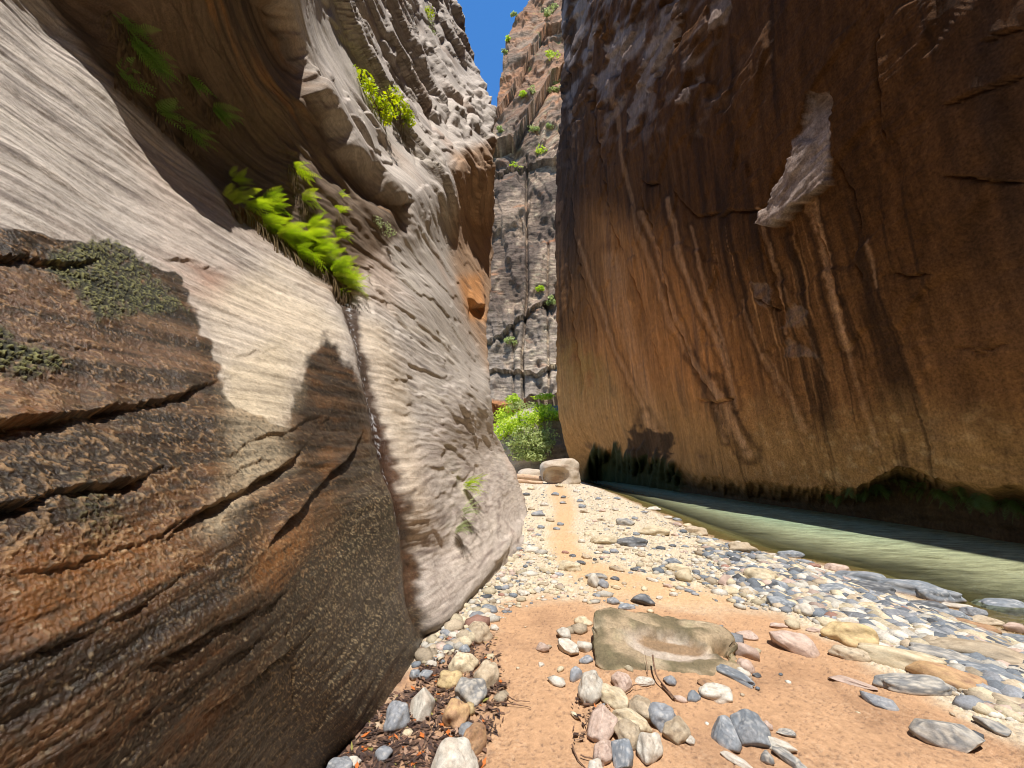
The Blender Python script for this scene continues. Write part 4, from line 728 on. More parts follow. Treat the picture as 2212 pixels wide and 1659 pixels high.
# ---- pebbles nobody could count
def gravel():
    r = np.random.RandomState(5); n = 78000; u = r.uniform(880, 2420, n); v = 1030 + (r.rand(n)**.8)*560
    m = poly_mask(GRAVEL_UV, u[None], v[None], 14)[0]; bar = poly_mask(BAR_UV, u[None], v[None], 20)[0]
    pth = ss(52, 20, seg_dist(PATH, u, v)); x, y = on_ground(u, v); cl = ss(-.25, .3, fbm(x*1.1, y*.9, 0*x, 3, 350)) 
    farbar = ss(1100, 1060, v)*ss(1150, 1200, u)
    p = m*np.clip(.20 + .38*cl + .8*bar + .8*farbar, 0, 1)*(1-.92*pth); p = np.where(r.rand(n) < .004, np.maximum(p, poly_mask(SAND, u[None], v[None], 5)[0]*.5), p)
    cliff = poly_mask([(1142, 1100), (1160, 1160), (1130, 1230), (1060, 1330), (1020, 1380), (950, 1420), (905, 1430), (925, 1395), (1050, 1265), (1128, 1180)], u[None], v[None], 12)[0]; p = np.maximum(p, cliff*.75)
    k = r.rand(n) < p*.80; u, v, x, y, bar = u[k], v[k], x[k], y[k], bar[k]; n = len(u)
    depth = EYE*FOC/np.maximum(v-1007, 8); size = np.clip(r.lognormal(-3.8, .55, n)*(1+1.1*bar), .008, .10); size = np.maximum(size, 2.0/FOC*depth)
    kinds = list(CNAME); ki = r.choice(len(kinds), n, p=[.25, .31, .19, .05, .09, .08, .02, .01]); kb = r.choice(len(kinds), n, p=[.24, .14, .12, .06, .23, .16, .04, .01]); ki = np.where(r.rand(n) < bar, kb, ki); V0, F0 = ICO[1]
    A = r.uniform(0, 6.28, n); sx = size*r.uniform(.8, 1.5, n); sy = size*r.uniform(.7, 1.1, n); sz = size*r.uniform(.35, .7, n)
    g = gz(x, y, False); nv = len(V0); q = V0[None]*(1+.22*r.normal(size=(n, nv, 1)).clip(-1, 1)*.6)
    X = q[..., 0]*sx[:, None]; Yl = q[..., 1]*sy[:, None]; Z = q[..., 2]*sz[:, None]; ca, sa = np.cos(A)[:, None], np.sin(A)[:, None]
    V = np.stack([X*ca-Yl*sa + x[:, None], X*sa+Yl*ca + y[:, None], Z+(g+sz*.35)[:, None]], -1)
    base = np.array([KIND[k_][0] for k_ in kinds])[ki]*r.uniform(.62, 1.1, (n, 1)); C = np.repeat(base[:, None], nv, 1)
    F = (F0[None]+(np.arange(n)*nv)[:, None, None]).reshape(-1, 3)
    o = link('gravel', mesh_from('gravel', V, F, M_STONE, C.reshape(-1, 3), {'Wet': np.full(n*nv, .05)})); tag(o, 'loose pale gravel and pebbles spread over the river bar', 'gravel', kind='stuff'); print('gravel', n)
gravel()
# ---- leaf litter against the wet cliff foot
def litter():
    r = np.random.RandomState(8); n = 9000; u = r.uniform(690, 1320, n); v = r.uniform(1330, 1668, n)
    p = poly_mask([(640, 1700), (690, 1640), (800, 1545), (890, 1480), (925, 1405), (1000, 1340), (1060, 1350), (1075, 1440), (1100, 1500), (1075, 1560), (1040, 1600), (1040, 1668)], u[None], v[None], 16)[0]
    p = np.maximum(p, poly_mask([(1240, 1520), (1330, 1520), (1420, 1490), (1500, 1470), (1480, 1520), (1380, 1560), (1330, 1600), (1250, 1600)], u[None], v[None], 14)[0]*.5)
    x, y = on_ground(u, v); cl = ss(-.2, .3, fbm(x*4, y*4, 0*x, 3, 360)); k = r.rand(n) < p*(.45+.7*cl); x, y = x[k], y[k]; n = len(x)
    L = r.uniform(.012, .034, n); w = L*r.uniform(.12, .55, n); A = r.uniform(0, 6.28, n); g = gz(x, y, False)
    base = np.array([[-1, 0, 0], [0, -1, .3], [1, 0, .1], [0, 1, .35]], float)
    X = base[None, :, 0]*L[:, None]; Yl = base[None, :, 1]*w[:, None]; Z = base[None, :, 2]*w[:, None]*r.uniform(-1, 1, (n, 1)) + r.uniform(.006, .018, (n, 1)) + base[None, :, 0]*L[:, None]*r.uniform(-.4, .4, (n, 1))
    ca, sa = np.cos(A)[:, None], np.sin(A)[:, None]; V = np.stack([X*ca-Yl*sa+x[:, None], X*sa+Yl*ca+y[:, None], Z+g[:, None]], -1)
    pal = np.array([(.05, .03, .025), (.08, .045, .03), (.16, .09, .06), (.30, .19, .13), (.45, .13, .03), (.22, .20, .05)]); ci = r.choice(6, n, p=[.4, .27, .17, .1, .04, .02])
    o = link('leaf_litter', mesh_from('leaf_litter', V, np.arange(4*n).reshape(n, 4), M_STONE, np.repeat(pal[ci][:, None], 4, 1).reshape(-1, 3), {'Wet': np.full(4*n, .3)}, smooth=False)); tag(o, 'dark brown fallen leaves and bits of bark at the cliff foot', 'leaves', kind='stuff')
litter()
# ---- twigs
M_TWIG = bpy.data.materials.new('dry_twig'); M_TWIG.use_nodes = True
_b = M_TWIG.node_tree.nodes['Principled BSDF']; _b.inputs['Roughness'].default_value = .85
_f, _ = noise_fac(M_TWIG.node_tree, 60, .5, 1.3, N(M_TWIG.node_tree, 'ShaderNodeTexCoord').outputs['Object']); _v = N(M_TWIG.node_tree, 'ShaderNodeVectorMath', operation='SCALE'); _v.inputs[0].default_value = (.16, .09, .055)
M_TWIG.node_tree.links.new(_f, _v.inputs['Scale']); M_TWIG.node_tree.links.new(_v.outputs[0], _b.inputs['Base Color'])
def tube(P, R, k=7):
    P = np.array(P, float); n = len(P); T = np.gradient(P, axis=0); T /= np.linalg.norm(T, axis=1)[:, None]+1e-9
    up = np.array([0.13, .21, 1.]); A = np.cross(T, up); A /= np.linalg.norm(A, axis=1)[:, None]+1e-9; B = np.cross(T, A); th = np.linspace(0, 2*np.pi, k, endpoint=False)
    V = P[:, None]+np.asarray(R, float)[:, None, None]*(A[:, None]*np.cos(th)[None, :, None]+B[:, None]*np.sin(th)[None, :, None])
    i = np.arange(n*k).reshape(n, k); j = np.roll(i, -1, 1); F = np.stack([i[:-1], j[:-1], j[1:], i[1:]], -1).reshape(-1, 4); return V.reshape(-1, 3), F
def join(parts):
    V, F, o = [], [], 0
    for v, f in parts: V.append(v); F.append(f+o); o += len(v)
    return np.concatenate(V), np.concatenate(F)
def gpt(u, v, dz=.01):
    x, y = on_ground(u, v); return np.array([float(x), float(y), float(gz(np.array([x]), np.array([y]), False)[0])+dz])
def twig(lines, lb):
    parts = []
    for k, (pts, r0) in enumerate(lines):
        q = np.array([gpt(a, b, c) for a, b, c in pts]); m = 14; s_ = np.linspace(0, len(q)-1, m); Q = np.stack([np.interp(s_, np.arange(len(q)), q[:, i]) for i in range(3)], 1)
        Q += .004*np.stack([pn(s_*2.1, k, i, 370) for i in range(3)], 1); parts.append(tube(Q, np.linspace(r0, r0*.35, m)))
    V, F = join(parts); tag(link('twig', mesh_from('twig', V, F, M_TWIG)), lb, 'twig', 'fallen twigs on the sand')
twig([([(1060, 1519, .01), (1085, 1524, .03), (1147, 1530, .015)], .005), ([(1095, 1505, .02), (1115, 1518, .02), (1145, 1519, .02)], .004), ([(1078, 1500, .03), (1066, 1524, .01)], .003)], 'forked dark twig on sand beside the flecked blue grey stone')
twig([([(1412, 1450, .10), (1418, 1478, .05), (1448, 1505, .02), (1460, 1518, .02)], .007), ([(1430, 1488, .02), (1456, 1516, .015)], .010), ([(1400, 1462, .02), (1395, 1440, .10)], .003)], 'branching brown twig in front of the mossy slab')
twig([([(1347, 1508, .02), (1370, 1492, .03), (1408, 1486, .02)], .005)], 'short curved twig between the pink stone and the branching twig')
twig([([(1286, 1412, .03), (1310, 1430, .02), (1332, 1444, .01)], .004)], 'thin root curving beside the mossy slab end')
twig([([(1262, 1560, .04), (1282, 1602, .01)], .004)], 'straw coloured straight twig by the pinkish white mottled stone')
twig([([(1236, 1614, .02), (1246, 1640, .015), (1266, 1659, .01)], .005)], 'dark bent twig at the near edge of the sand, longer one')
twig([([(1254, 1636, .02), (1282, 1644, .02), (1306, 1662, .01)], .004)], 'reddish thin twig running under the flat pink stone')
# ---- the mossy slab boulder
def slab():
    n = 150; th = np.linspace(-1, 1, n)
    V0, F0 = ICO[5]; V0 = ico(6)[0] if False else V0; V = V0.copy()
    p = 9.0; r = (np.abs(V)**p).sum(1)**(-1/p); V = V*r[:, None]                              # rounded block
    L, Wd, H = .62, .32, .105; ux, uy, uz = V[:, 0].copy(), V[:, 1].copy(), V[:, 2].copy()
    X = ux*L*(1+.07*pn(ux*2, uy*2, uz*2, 401)); Y = uy*Wd*(1-.12*ux)*(1+.06*pn(ux*3, uy*2, uz*2, 402)); Z = uz*H*(1+.12*ux*.4)
    top = ss(.2, .8, uz); sc = ((ux-.02)/.68)**2+((uy+.05+.18*ux)/.52)**2; hol = ss(1., .55, sc+.3*pn(ux*4, uy*4, 0*ux, 403))
    Z = Z - top*hol*(.07+.05*uy); Z += top*(.05*(np.floor((uy+.03*ux+.08*pn(ux*2, 0, 0, 410))*3.2)/3.2))
    e = ((ux-.86)/.22)**2+((uy+.0)/.40)**2; Z -= ss(1.2, .3, e)*top*.16; X -= ss(1.0, .2, ((uy-.0)/.4)**2+((uz-.6)/.8)**2)*ss(.6, 1, ux)*.10
    st = fbm(X*2.5, Y*2.5, (Z+.06*X)*20, 4, 404, .6); st = st+.35*(ss(-.03, .03, st)-.5); out = np.stack([X, Y, Z], 1); nn = V0
    out = out + nn*(.030*st*(1-top*hol) + .008*fbm(X*12, Y*12, Z*12, 3, 405) + .02*fbm(X*3, Y*3, Z*3, 3, 406))[:, None]
    crack = ss(.03, 0, np.abs(uz-.10+.05*ux-.04*pn(ux*3, 0, 0, 407)))*ss(.3, .8, -uy); out[:, 1] += crack*.012
    m1 = fbm(X*4, Y*4, Z*6, 4, 408); C = np.empty((len(V), 3), np.float32); C[:] = (.29, .22, .14); C = mix(C, (.42, .35, .25), ss(0, .4, m1)*.8)
    side = ss(.5, -.1, uz); C = mix(C, (.15, .14, .05), np.maximum(side, .55*ss(.0, .3, m1))*ss(-.25, .2, fbm(X*6, Y*6, Z*16, 4, 409))*.85); 
    C = mix(C, (.38, .32, .27), top*hol*.75); C = mix(C, (.20, .125, .065), top*ss(.9, .6, ((ux-.08)/.5)**2+((uy-.08+.2*ux)/.30)**2+.5*m1)*.9); C = mix(C, (.15, .085, .035), ss(1.0, .5, e)*top*.8)  # brown in the hollow and end pit is their shade, painted in
    C = mix(C, (.07, .06, .03), ss(.05, .35, st)*(1-top*hol)*.75)
    me = mesh_from('slab_boulder', out, F0, M_BOULDER, C, {'Wet': np.full(len(V), .05)}); o = link('slab_boulder', me)
    x, y = on_ground(1437, 1415); sc_ = (300/FOC)*float(np.hypot(y*CP, 0)+EYE*SP*-0+.0)/1.32; depth = float(y*CP - EYE*SP*1.0+0); depth = y*CP+(-EYE)*SP
    s_ = 318/FOC*abs(depth)/1.32; o.location = (x, y, .03*s_); o.scale = (s_, s_, s_); o.rotation_euler = (math.radians(14), math.radians(3), math.radians(-9))
    tag(o, 'large flat boulder with a hollow top and green algae on its side', 'boulder')
slab()
# ------------------------------------------------------------------ talus, logs and boulder at the far end
def lump(name, loc, dim, seed, colf, rotz=0, sub=5, p=3.0, rough=.1, mat=None, hollow=None):
    V0, F0 = ICO[sub]; r = (np.abs(V0)**p).sum(1)**(-1/p); V = V0*r[:, None]; V = V*(1+rough*2*fbm(V0[:, 0]*1.1, V0[:, 1]*1.1, V0[:, 2]*1.1, 4, seed))[:, None]
    if hollow is not None: V = hollow(V, V0)
    P = V*np.array(dim)/2; q = fbm(P[:, 0]*.6, P[:, 1]*.6, P[:, 2]*3.2, 4, seed+1); P = P+V0*(q*rough*.35*min(dim))[:, None]
    o = link(name, mesh_from(name, P, F0, mat or M_BOULDER, colf(P, V, seed), {'Wet': 0*P[:, 0]})); o.location = loc; o.rotation_euler = (0, 0, rotz); return o
def c_tan(P, V, s):
    C = np.empty(P.shape, np.float32); C[:] = (.42, .35, .27); C = mix(C, (.28, .20, .14), ss(0, .4, fbm(P[:, 0]*1, P[:, 1]*1, P[:, 2]*3, 4, s+5))*.8); return C
def c_slope(P, V, s):
    C = np.empty(P.shape, np.float32); C[:] = (.36, .31, .26); C = mix(C, (.20, .15, .12), ss(0, .4, fbm(P[:, 0]*.5, P[:, 1]*.5, P[:, 2]*2, 4, s+5))*.8); C = mix(C, (.03, .025, .02), ss(-.55, -.75, V[:, 2])); return C  # foot painted near black to stand for the shade of an undercut
# the boulder at the end of the bar: 80 wide, 45 high, at the reading (1215, 1040)
def at_y(u, v, y):
    a, b, c = (float(q) for q in ray(u, v)); t = y/b; return Vector((a*t, y, EYE+c*t))
def holl(V, V0):
    e = ss(1.1, .5, ((V0[:, 0]+.3)/.62)**2+((V0[:, 2]+.2)/.6)**2)*ss(0, .5, -V0[:, 1]); V = V.copy(); V[:, 1] += .4*e; V[:, 2] *= (1+.18*V0[:, 0]); return V
B0 = at_y(1213, 1043, 33.)
lump('boulder', (B0.x, 34.2, .95), (3.25, 3.0, 2.35), 521, c_tan, .12, 5, 3.4, .10, None, holl)
tag(bpy.data.objects['boulder'], 'big pale boulder with a hollow front beside the driftwood logs', 'boulder')
def log(P0, P1, r, lb):
    n = 26; s_ = np.linspace(0, 1, n)[:, None]; P = np.array(P0)*(1-s_)+np.array(P1)*s_; P[:, 2] += .08*np.sin(s_[:, 0]*5); V, F = tube(P, r*(1-.25*s_[:, 0])*(1+.08*pn(s_[:, 0]*9, 0, 0, 5)), 14)
    k = 14; V = np.concatenate([V, [P[0]], [P[-1]]]); c0, c1 = len(V)-2, len(V)-1
    cap = np.array([[c0, i, (i+1) % k] for i in range(k)]+[[c1, (n-1)*k+(i+1) % k, (n-1)*k+i] for i in range(k)])
    C = np.empty((len(V), 3), np.float32); C[:] = (.50, .34, .22); C = mix(C, (.30, .19, .12), ss(0, .4, fbm(V[:, 0]*1.2, V[:, 1]*6, V[:, 2]*8, 3, 530)))
    o = link('driftwood_log', mesh_from('driftwood_log', V, [F, cap], M_BOULDER, C, {'Wet': 0*V[:, 0]})); tag(o, lb, 'log', 'driftwood logs by the far boulder')
a0 = at_y(1100, 1022, 36); a1 = at_y(1180, 1023, 34.5); log((a0.x, 36, .5), (a1.x+.4, 34.6, .45), .27, 'upper smooth pale driftwood log propped against the far boulder')
a0 = at_y(1098, 1036, 33.5); a1 = at_y(1172, 1037, 33.5); log((a0.x, 33.6, .16), (a1.x, 33.2, .2), .17, 'thinner driftwood log on the gravel below the smooth one')
lump('boulder', (at_y(1145, 1015, 42).x, 42, .45), (2.6, 2., 1.5), 533, c_tan, 0, 4); tag(bpy.data.objects['boulder.001'], 'low rounded rock showing behind the driftwood logs', 'boulder')
# rock slope under the far wall; bushes stand on it
tal = lump('rock_slope', (at_y(1165, 930, 60).x+1.0, 60, 4.4), (18, 13, 12.5), 541, c_slope, .25, 5, 2.6, .12, M_FAR); tal.rotation_euler = (0, -.16, .25); tag(tal, kind='structure'); tal['label'] = 'rounded rock slope under the far cliff'
t2 = lump('rock_slope', (at_y(1262, 960, 58).x, 59, 3.0), (9, 9, 9.5), 547, c_slope, .1, 5, 2.8, .12, M_FAR); tag(t2, kind='structure'); t2['label'] = 'shaded rock slope beside the river bend'
# ------------------------------------------------------------------ foliage
def leaf_mat(name, col, col2, trans=.45, scale=3.):
    m = bpy.data.materials.new(name); m.use_nodes = True; t = m.node_tree; t.nodes.clear(); out = N(t, 'ShaderNodeOutputMaterial')
    at = N(t, 'ShaderNodeAttribute', attribute_name='Tone'); mx = N(t, 'ShaderNodeMix', data_type='RGBA'); mx.inputs[6].default_value = (*col, 1); mx.inputs[7].default_value = (*col2, 1); t.links.new(at.outputs['Fac'], mx.inputs[0])
    d = N(t, 'ShaderNodeBsdfPrincipled'); d.inputs['Roughness'].default_value = .55; d.inputs['Specular IOR Level'].default_value = .3; tr = N(t, 'ShaderNodeBsdfTranslucent')
    hs = N(t, 'ShaderNodeHueSaturation'); hs.inputs['Saturation'].default_value = 1.1; hs.inputs['Value'].default_value = 1.25; t.links.new(mx.outputs[2], d.inputs['Base Color']); t.links.new(mx.outputs[2], hs.inputs['Color']); t.links.new(hs.outputs[0], tr.inputs[0])
    ms = N(t, 'ShaderNodeMixShader'); ms.inputs[0].default_value = trans; t.links.new(d.outputs[0], ms.inputs[1]); t.links.new(tr.outputs[0], ms.inputs[2]); t.links.new(ms.outputs[0], out.inputs[0]); return m
M_FERN = leaf_mat('fern_leaf', (.20, .34, .03), (.52, .62, .07)); M_SHRUB = leaf_mat('shrub_leaf', (.30, .42, .03), (.62, .66, .06)); M_FERN_SHADED = leaf_mat('shaded_fern_leaf', (.12, .26, .05), (.28, .46, .09)); M_BUSH = leaf_mat('bush_leaf', (.34, .48, .04), (.66, .76, .12), .5); M_SAGE = leaf_mat('grey_bush_leaf', (.28, .34, .12), (.55, .60, .26), .45)  # ferns under the overhang get a darker leaf colour for their shade
M_DEAD = leaf_mat('dead_frond', (.07, .045, .025), (.22, .15, .08), .15); M_PALE = leaf_mat('pale_herb', (.30, .36, .16), (.5, .55, .3), .3); M_DARKF = leaf_mat('hanging_fern_leaf', (.045, .08, .018), (.10, .16, .035), .3)
def nrmz(v): return v/(np.linalg.norm(v)+1e-9)
def frond(V, F, T, base, d0, length, droop, r, pin=24, wid=.25, side=None):
    d = nrmz(d0); P = [np.array(base, float)]; n = pin; g = np.array([0, 0, -1.])
    for i in range(n): d = nrmz(d+g*droop/n*(.4+1.6*i/n)); P.append(P[-1]+d*length/n)
    P = np.array(P); tone = r.uniform(.2, 1)
    for i in range(2, n+1):
        s = i/n; tan = nrmz(P[i]-P[i-1]); sd = nrmz(np.cross(tan, [0, 0, 1.]) + (side if side is not None else 0)); upv = np.cross(sd, tan)
        L = length*wid*math.sin(math.pi*min(1, s*.93+.07))**.8*(1.15-s*.75)*r.uniform(.85, 1.1)
        w = length/n*.31
        for sg in (-1, 1):
            ax = nrmz(sd*sg+tan*.45-upv*.12+.06*r.normal(size=3)); o = len(V); b = P[i]-tan*0
            m = b+ax*L*.45; e = b+ax*L+g*L*.10
            V += [b-tan*w*.55, b+tan*w*.55, m+tan*w*.75, e, m-tan*w*.75]; F.append([o, o+1, o+2, o+3]); F.append([o, o+3, o+4, o]) if False else F.append([o, o+3, o+4]); T += [tone+.25*r.normal()]*1 + [tone]*4
    return P
def build_leafmesh(name, V, F, T, mat, parent):
    q = np.array([f for f in F if len(f) == 4], np.int32).reshape(-1, 4); t = np.array([f for f in F if len(f) == 3], np.int32).reshape(-1, 3)
    return link(name, mesh_from(name, np.array(V, float), [q, t], mat, None, {'Tone': np.clip(T, 0, 1)}, smooth=False), parent)
def fern(u, v, size, nf, lb, seed, lean=(.0, .8, .2), mat=None, dead=14, group='ferns growing on the cliff ledge', pos=None, spread=1.0, name='fern'):
    p, n = pos if pos else on_left(u, v); r = np.random.RandomState(seed); e = bpy.data.objects.new(name, None); COL.objects.link(e); e.location = p+n*.02; tag(e, lb, 'fern', group)
    V, F, T = [], [], []; n = np.array(n); lean = np.array(lean)
    if mat is None: mat = M_FERN_SHADED if seed <= 8 else M_FERN
    if seed <= 8: size *= .62; nf = int(nf*.9)
    for i in range(int(nf*1.5)):
        d = n*r.uniform(.4, 1.0)+lean*r.uniform(.5, 1.2)+spread*np.array([0, r.uniform(-.75, .75), r.uniform(-.25, .75)]); b = np.array([0, r.uniform(-.12, .12)*size*2, r.uniform(-.05, .05)*size*2])
        frond(V, F, T, b, d, size*r.uniform(.65, 1.15), r.uniform(.5, 1.3), r, 15 if size > .25 else 11)
    build_leafmesh('fronds', V, F, T, mat, e)
    if dead:
        V, F, T = [], [], []
        for i in range(dead):
            b = np.array([0, r.uniform(-.2, .2)*size*1.6, -.02]); pts = [b]; d = nrmz(n*.8+np.array([0, r.uniform(-.5, .5), -.6]))
            for k in range(7): d = nrmz(d+np.array([0, r.normal()*.15, -.35])); pts.append(pts[-1]+d*size*r.uniform(.09, .2))
            w = .006+.010*size*r.rand(); o = len(V)
            for k, q in enumerate(pts): V += [q+np.array([0, -w, 0]), q+np.array([w*.4, w, 0])]; T += [r.rand()*.9]*2
            for k in range(len(pts)-1): F.append([o+2*k, o+2*k+1, o+2*k+3, o+2*k+2])
        build_leafmesh('dead_fronds', V, F, T, M_DEAD, e)
    return e
R_ = (.1, .75, .10)
fern(268, 42, .42, 9, 'shaded fern highest under the overhang, nearest the top edge', 1, R_); fern(300, 95, .52, 13, 'large shaded fern in the middle of the upper shaded row', 2, R_); fern(335, 135, .42, 11, 'shaded fern at the lower end of the upper shaded row', 3, R_, )
fern(268, 168, .34, 9, 'small lone shaded fern closest to the sunlit slab', 4, R_); fern(362, 248, .40, 10, 'shaded fern of the lower pair, the one with an upright frond', 5, R_); fern(420, 280, .40, 11, 'shaded fern of the lower pair, drooping to the right', 6, R_)
fern(430, 175, .40, 9, 'dim fern hanging high in the back of the hollow', 7, R_); fern(478, 238, .46, 12, 'dim fern drooping lower in the back of the hollow', 8, R_)
fern(500, 430, .26, 12, 'dark green pointed fern starting the bright row', 9, (.1, .2, .7)); fern(520, 385, .24, 10, 'half shaded fern standing above the bright row', 10, (.1, .5, .5)); fern(545, 440, .34, 14, 'bright yellow green fern at the upper end of the sunlit row', 11, (.15, .9, .15))
fern(585, 440, .32, 16, 'bright fern rising behind the sunlit row into shade', 12, (.1, .6, .5)); fern(585, 480, .40, 18, 'bright fern second along the front of the sunlit row', 13, (.2, 1., .0)); fern(625, 500, .44, 20, 'full bright fern in the centre of the sunlit row', 14, (.2, 1., .1))
fern(650, 545, .42, 18, 'bright fern hanging lowest in the centre of the sunlit row', 15, (.2, 1., -.1)); fern(690, 545, .44, 18, 'wide bright fern past the centre of the sunlit row', 16, (.2, .9, .15)); fern(680, 490, .36, 11, 'lighter fern with separate fronds above the sunlit row', 17, (.1, .8, .4))
fern(725, 590, .44, 20, 'dense bright fern near the low end of the sunlit row', 18, (.2, .8, .1)); fern(610, 510, .38, 16, 'bright fern low in front between the second and the centre fern', 41, (.2, 1., .0)); fern(670, 515, .40, 18, 'bright fern just past the centre of the sunlit row', 42, (.2, .9, .2)); fern(712, 568, .40, 18, 'bright fern between the wide one and the dense one', 43, (.2, .9, .0)); fern(757, 615, .38, 16, 'bright fern ending the sunlit row above the trickle', 19, (.2, .7, .2), dead=30); fern(752, 632, .22, 5, 'little fern under the end of the sunlit row', 20, (.2, .4, .1), dead=24)
fern(672, 425, .30, 6, 'small fern with few leaves on the shaded rock above the row', 21, (.2, .5, .2), dead=6); fern(645, 350, .34, 6, 'sunlit sprig alone on the dark hanging rock', 22, (.3, .6, .2), dead=6); fern(740, 455, .24, 5, 'small sprig at the shadow edge right of the row', 23, (.2, .3, .3), dead=5)
fern(738, 505, .28, 7, 'small yellowish fern in a crack beside the row', 24, (.2, .4, .3), dead=4); fern(748, 420, .16, 4, 'tiny sprig on the shaded rock above the crack ferns', 25, (.2, .4, .3), dead=0)
fern(1000, 1055, .50, 9, 'upper of three small ferns on the dry cliff face', 26, (.2, -.2, -.3), dead=4, group='small ferns on the dry cliff face'); fern(993, 1112, .40, 8, 'middle of three small ferns on the dry cliff face', 27, (.3, .0, .1), M_PALE, 2, 'small ferns on the dry cliff face'); fern(978, 1150, .36, 8, 'lowest of three small ferns on the dry cliff face', 28, (.3, .0, .1), M_PALE, 2, 'small ferns on the dry cliff face')
def bush(name, loc, R, nl, leaf, mat, lb, cat, group, seed, n=(0, -1, .3), lobes=5, stems=True, leafshape='oval', clip=None):
    r = np.random.RandomState(seed); e = bpy.data.objects.new(name, None); COL.objects.link(e); e.location = loc; tag(e, lb, cat, group); R = np.array(R, float)
    cen = r.normal(size=(lobes, 3))*.42*R; cen[:, 2] = np.abs(cen[:, 2])*.8 + R[2]*.25; cr = r.uniform(.35, .62, lobes)
    k = r.randint(lobes, size=nl); d = r.normal(size=(nl, 3)); d /= np.linalg.norm(d, axis=1)[:, None]; P = cen[k]+d*(cr[k]*r.uniform(.55, 1.05, nl)**.6)[:, None]*R
    P += .10*R*np.stack([pn(P[:, 0]/R[0]*3, P[:, 1]/R[1]*3, P[:, 2]/R[2]*3, seed+q) for q in (1, 2, 3)], 1)*3
    nd = d+.8*r.normal(size=(nl, 3))+np.array([0, 0, .5]); nd /= np.linalg.norm(nd, axis=1)[:, None]; a = np.cross(nd, r.normal(size=(nl, 3))); a /= np.linalg.norm(a, axis=1)[:, None]; b = np.cross(nd, a); L = leaf*r.uniform(.6, 1.25, (nl, 1))
    V = np.stack([P-a*L, P-b*L*.62, P+a*L, P+b*L*.62], 1).reshape(-1, 3); tone = np.clip(.5+.5*r.normal(size=nl)*.6+.4*pn(P[:, 0]/R[0]*2, P[:, 1]/R[1]*2, P[:, 2]/R[2]*2, seed), 0, 1)
    link('leaves', mesh_from('leaves', V, np.arange(4*nl).reshape(nl, 4), mat, None, {'Tone': np.repeat(tone, 4)}, smooth=False), e)
    if stems:
        parts = []
        for i in range(lobes):
            q = np.linspace(0, 1, 8)[:, None]; Pp = cen[i]*q + np.array([0, 0, -.1*R[2]])*(1-q) + .06*R*np.stack([pn(q[:, 0]*3, i, w, seed) for w in range(3)], 1); parts.append(tube(Pp, np.linspace(.035, .012, 8)*R[2], 5))
        Vv, Ff = join(parts); link('stems', mesh_from('stems', Vv, Ff, M_TWIG), e)
    return e
# broad leaved shrub rooted on the lit wall
for q, (u, v, rr, nl, lb) in enumerate([(822, 236, (.35, .6, .42), 800, 'bright lime green leafy shrub clinging high on the sunlit cliff'), (868, 268, (.32, .55, .5), 700, 'drooping lime green shrub joined to the right of the high one')]):
    p, n = on_left(u, v); e = bush('leafy_shrub', p+n*.15, rr, nl, .050, M_SHRUB, lb, 'shrub', 'leafy shrubs on the sunlit cliff', 60+q, lobes=8)
    V, F, T = [], [], []; r = np.random.RandomState(q)
    for i in range(26):
        b = np.array([.0, r.uniform(-.5, .5), r.uniform(-.2, .1)]); pts = [b]; d = np.array([.3, r.uniform(-.3, .3), -.8])
        for k in range(6): d = nrmz(d+np.array([-.05, r.normal()*.2, -.2])); pts.append(pts[-1]+d*r.uniform(.06, .14))
        o = len(V)
        for pq in pts: V += [pq+np.array([0, -.007, 0]), pq+np.array([.004, .007, 0])]; T += [r.rand()*.7]*2
        for k in range(6): F.append([o+2*k, o+2*k+1, o+2*k+3, o+2*k+2])
    build_leafmesh('dead_stems', V, F, T, M_DEAD, e)
for q, (u, v, rr, nl, lf, mt, lb) in enumerate([(826, 512, (.22, .35, .22), 420, .020, M_PALE, 'small pale herb at the edge of the hanging shadow'), (933, 40, (.35, .6, .5), 160, .06, M_SHRUB, 'tiny green plant near the top of the sunlit cliff'), (938, 62, (.3, .5, .4), 110, .05, M_PALE, 'tiny pale plant below the topmost green plant')]):
    p, n = on_left(u, v); bush('small_plant', p+n*.05, rr, nl, lf, mt, lb, 'plant', 'small plants on the left cliff', 70+q, lobes=4, stems=False)
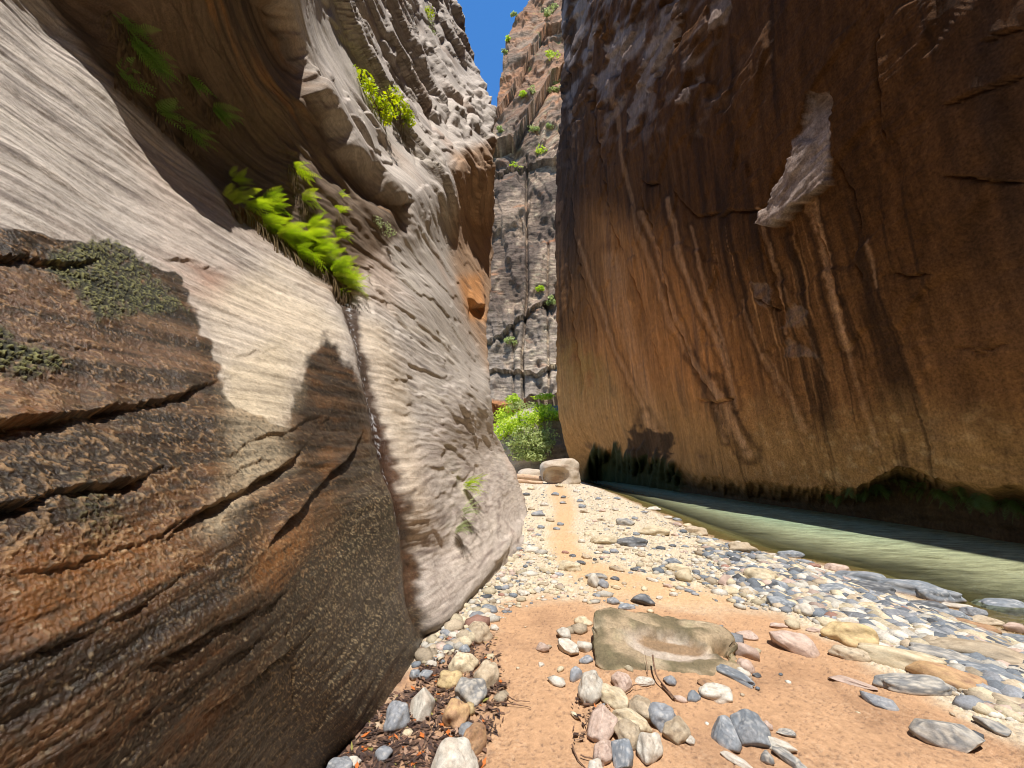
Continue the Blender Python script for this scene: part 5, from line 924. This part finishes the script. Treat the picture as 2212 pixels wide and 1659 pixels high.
# bushes on the far slope
def on_obj(o, u, v):
    a, b, c = (float(q) for q in ray(u, v)); M = o.matrix_world.inverted(); og = M @ Vector((0, 0, EYE)); dr = (M.to_3x3() @ Vector((a, b, c))).normalized(); ok, loc, n, i = o.ray_cast(og, dr); return o.matrix_world @ loc if ok else None
bpy.context.view_layer.update()
FB = [(1100, 905, (2.6, 2, 1.9), 1500, M_BUSH, 'bright green bush at the left shoulder of the far rock slope'), (1135, 915, (3., 2, 2.), 1700, M_BUSH, 'bright green bush in the middle of the far rock slope'), (1168, 900, (2.4, 2, 1.7), 1400, M_BUSH, 'bright green bush at the shadow line of the far rock slope'),
      (1095, 935, (2.4, 2, 2.), 1500, M_BUSH, 'green bush low on the left of the far rock slope'), (1180, 885, (1.6, 1.4, 1.), 700, M_BUSH, 'small bush high by the shadow line'), (1128, 878, (2., 1.6, 1.2), 500, M_SAGE, 'thin grey bush on the bare top of the far slope'),
      (1125, 965, (2.8, 2, 2.3), 1900, M_SAGE, 'grey green drooping bush low on the far slope, nearer the logs'), (1155, 950, (2.8, 2, 2.5), 2000, M_SAGE, 'largest grey green bush in the centre of the far slope'), (1178, 970, (2., 2, 2.2), 1400, M_SAGE, 'grey green bush touching the shadow line above the boulder'), (1150, 985, (2.6, 1.6, 1.6), 1300, M_SAGE, 'grey green bush hanging over the dark undercut'),
      (1106, 865, (1.1, 1, .9), 500, M_BUSH, 'small bright bush on the skyline of the far slope'), (1225, 905, (2.2, 1.6, 1.), 900, M_BUSH, 'shaded green bush on the dark part of the far slope'), (1205, 895, (1.5, 1.2, .8), 500, M_BUSH, 'smaller shaded bush beside the shadow line'), (1172, 858, (1.4, 1, .6), 500, M_BUSH, 'bright cushion of leaves topping the far slope')]
for q, (u, v, rr, nl, mt, lb) in enumerate(FB):
    p = on_obj(tal, u, v) or on_obj(t2, u, v) or at_y(u, v, 57)
    bush('bush', p-Vector((0, .3, rr[2]*.35)), rr, nl, .17, mt, lb, 'bush', 'bushes on the far rock slope', 80+q, lobes=9, stems=False)
# plants on the distant cliff
FP = [(1105, 352, 5.5, 'round green bush on a ledge at the left of the far cliff'), (1100, 738, 4.6, 'green bush in the lower third of the far cliff'), (1195, 655, 3.4, 'bush on the ledge beside the dark wall, low on the far cliff'), (1195, 130, 4.6, 'bush near the top of the far cliff beside the dark wall'), (1202, 165, 4.2, 'second bush down beside the dark wall'), (1200, 190, 4., 'yellow green bush third down beside the dark wall'),
      (1165, 325, 4.6, 'bush on the central crack of the far cliff'), (1150, 280, 4., 'grey bush under the big overhang of the far cliff'), (1195, 20, 5.5, 'bush at the very top of the far cliff'), (1170, 625, 3., 'small bush in the middle of the far cliff'), (1082, 295, 3.2, 'small bush low on the skyline edge of the far cliff'), (1110, 42, 3.6, 'bush on the skyline high on the far cliff'), (1098, 90, 3., 'bush on the skyline of the far cliff, second down'),
      (1092, 120, 3., 'bush on the skyline of the far cliff, third down'), (1150, 205, 4.4, 'grey green shrub on the slanting ledge'), (1130, 215, 3.6, 'grey shrub left of the slanting ledge one'), (1180, 45, 4., 'pale shrub under the topmost bush'), (1185, 280, 3.2, 'little green bush near the dark wall half way up')]
for q, (u, v, rr, lb) in enumerate(FP):
    p = on_far(u, v); rr *= .42; bush('cliff_bush', p-Vector((0, .6, rr*.3)), (rr*1.2, rr, rr*.9), 260, .34, M_SAGE if q % 3 else M_BUSH, lb, 'bush', 'bushes on the far cliff', 120+q, lobes=5, stems=False)
# ferns hanging in the dark undercut of the right wall
for q in range(20):
    u = 1790 + q*21 + 6*math.sin(q*3.1); v = np.interp(u, [1790, 1850, 1950, 2050, 2212], [1066, 1062, 1040, 1062, 1080]) + 9*math.sin(q*2.3)
    p, n = on_right(u, v); side = 'first' 
    fern(u, v, .42+.12*math.sin(q*1.7), 8, 'dark fern hanging from the damp undercut lip across the river', 200+q, (-.2, 0, -.5), M_DARKF, 0, 'hanging ferns under the right wall', pos=(p, n), spread=1.4, name='hanging_fern')
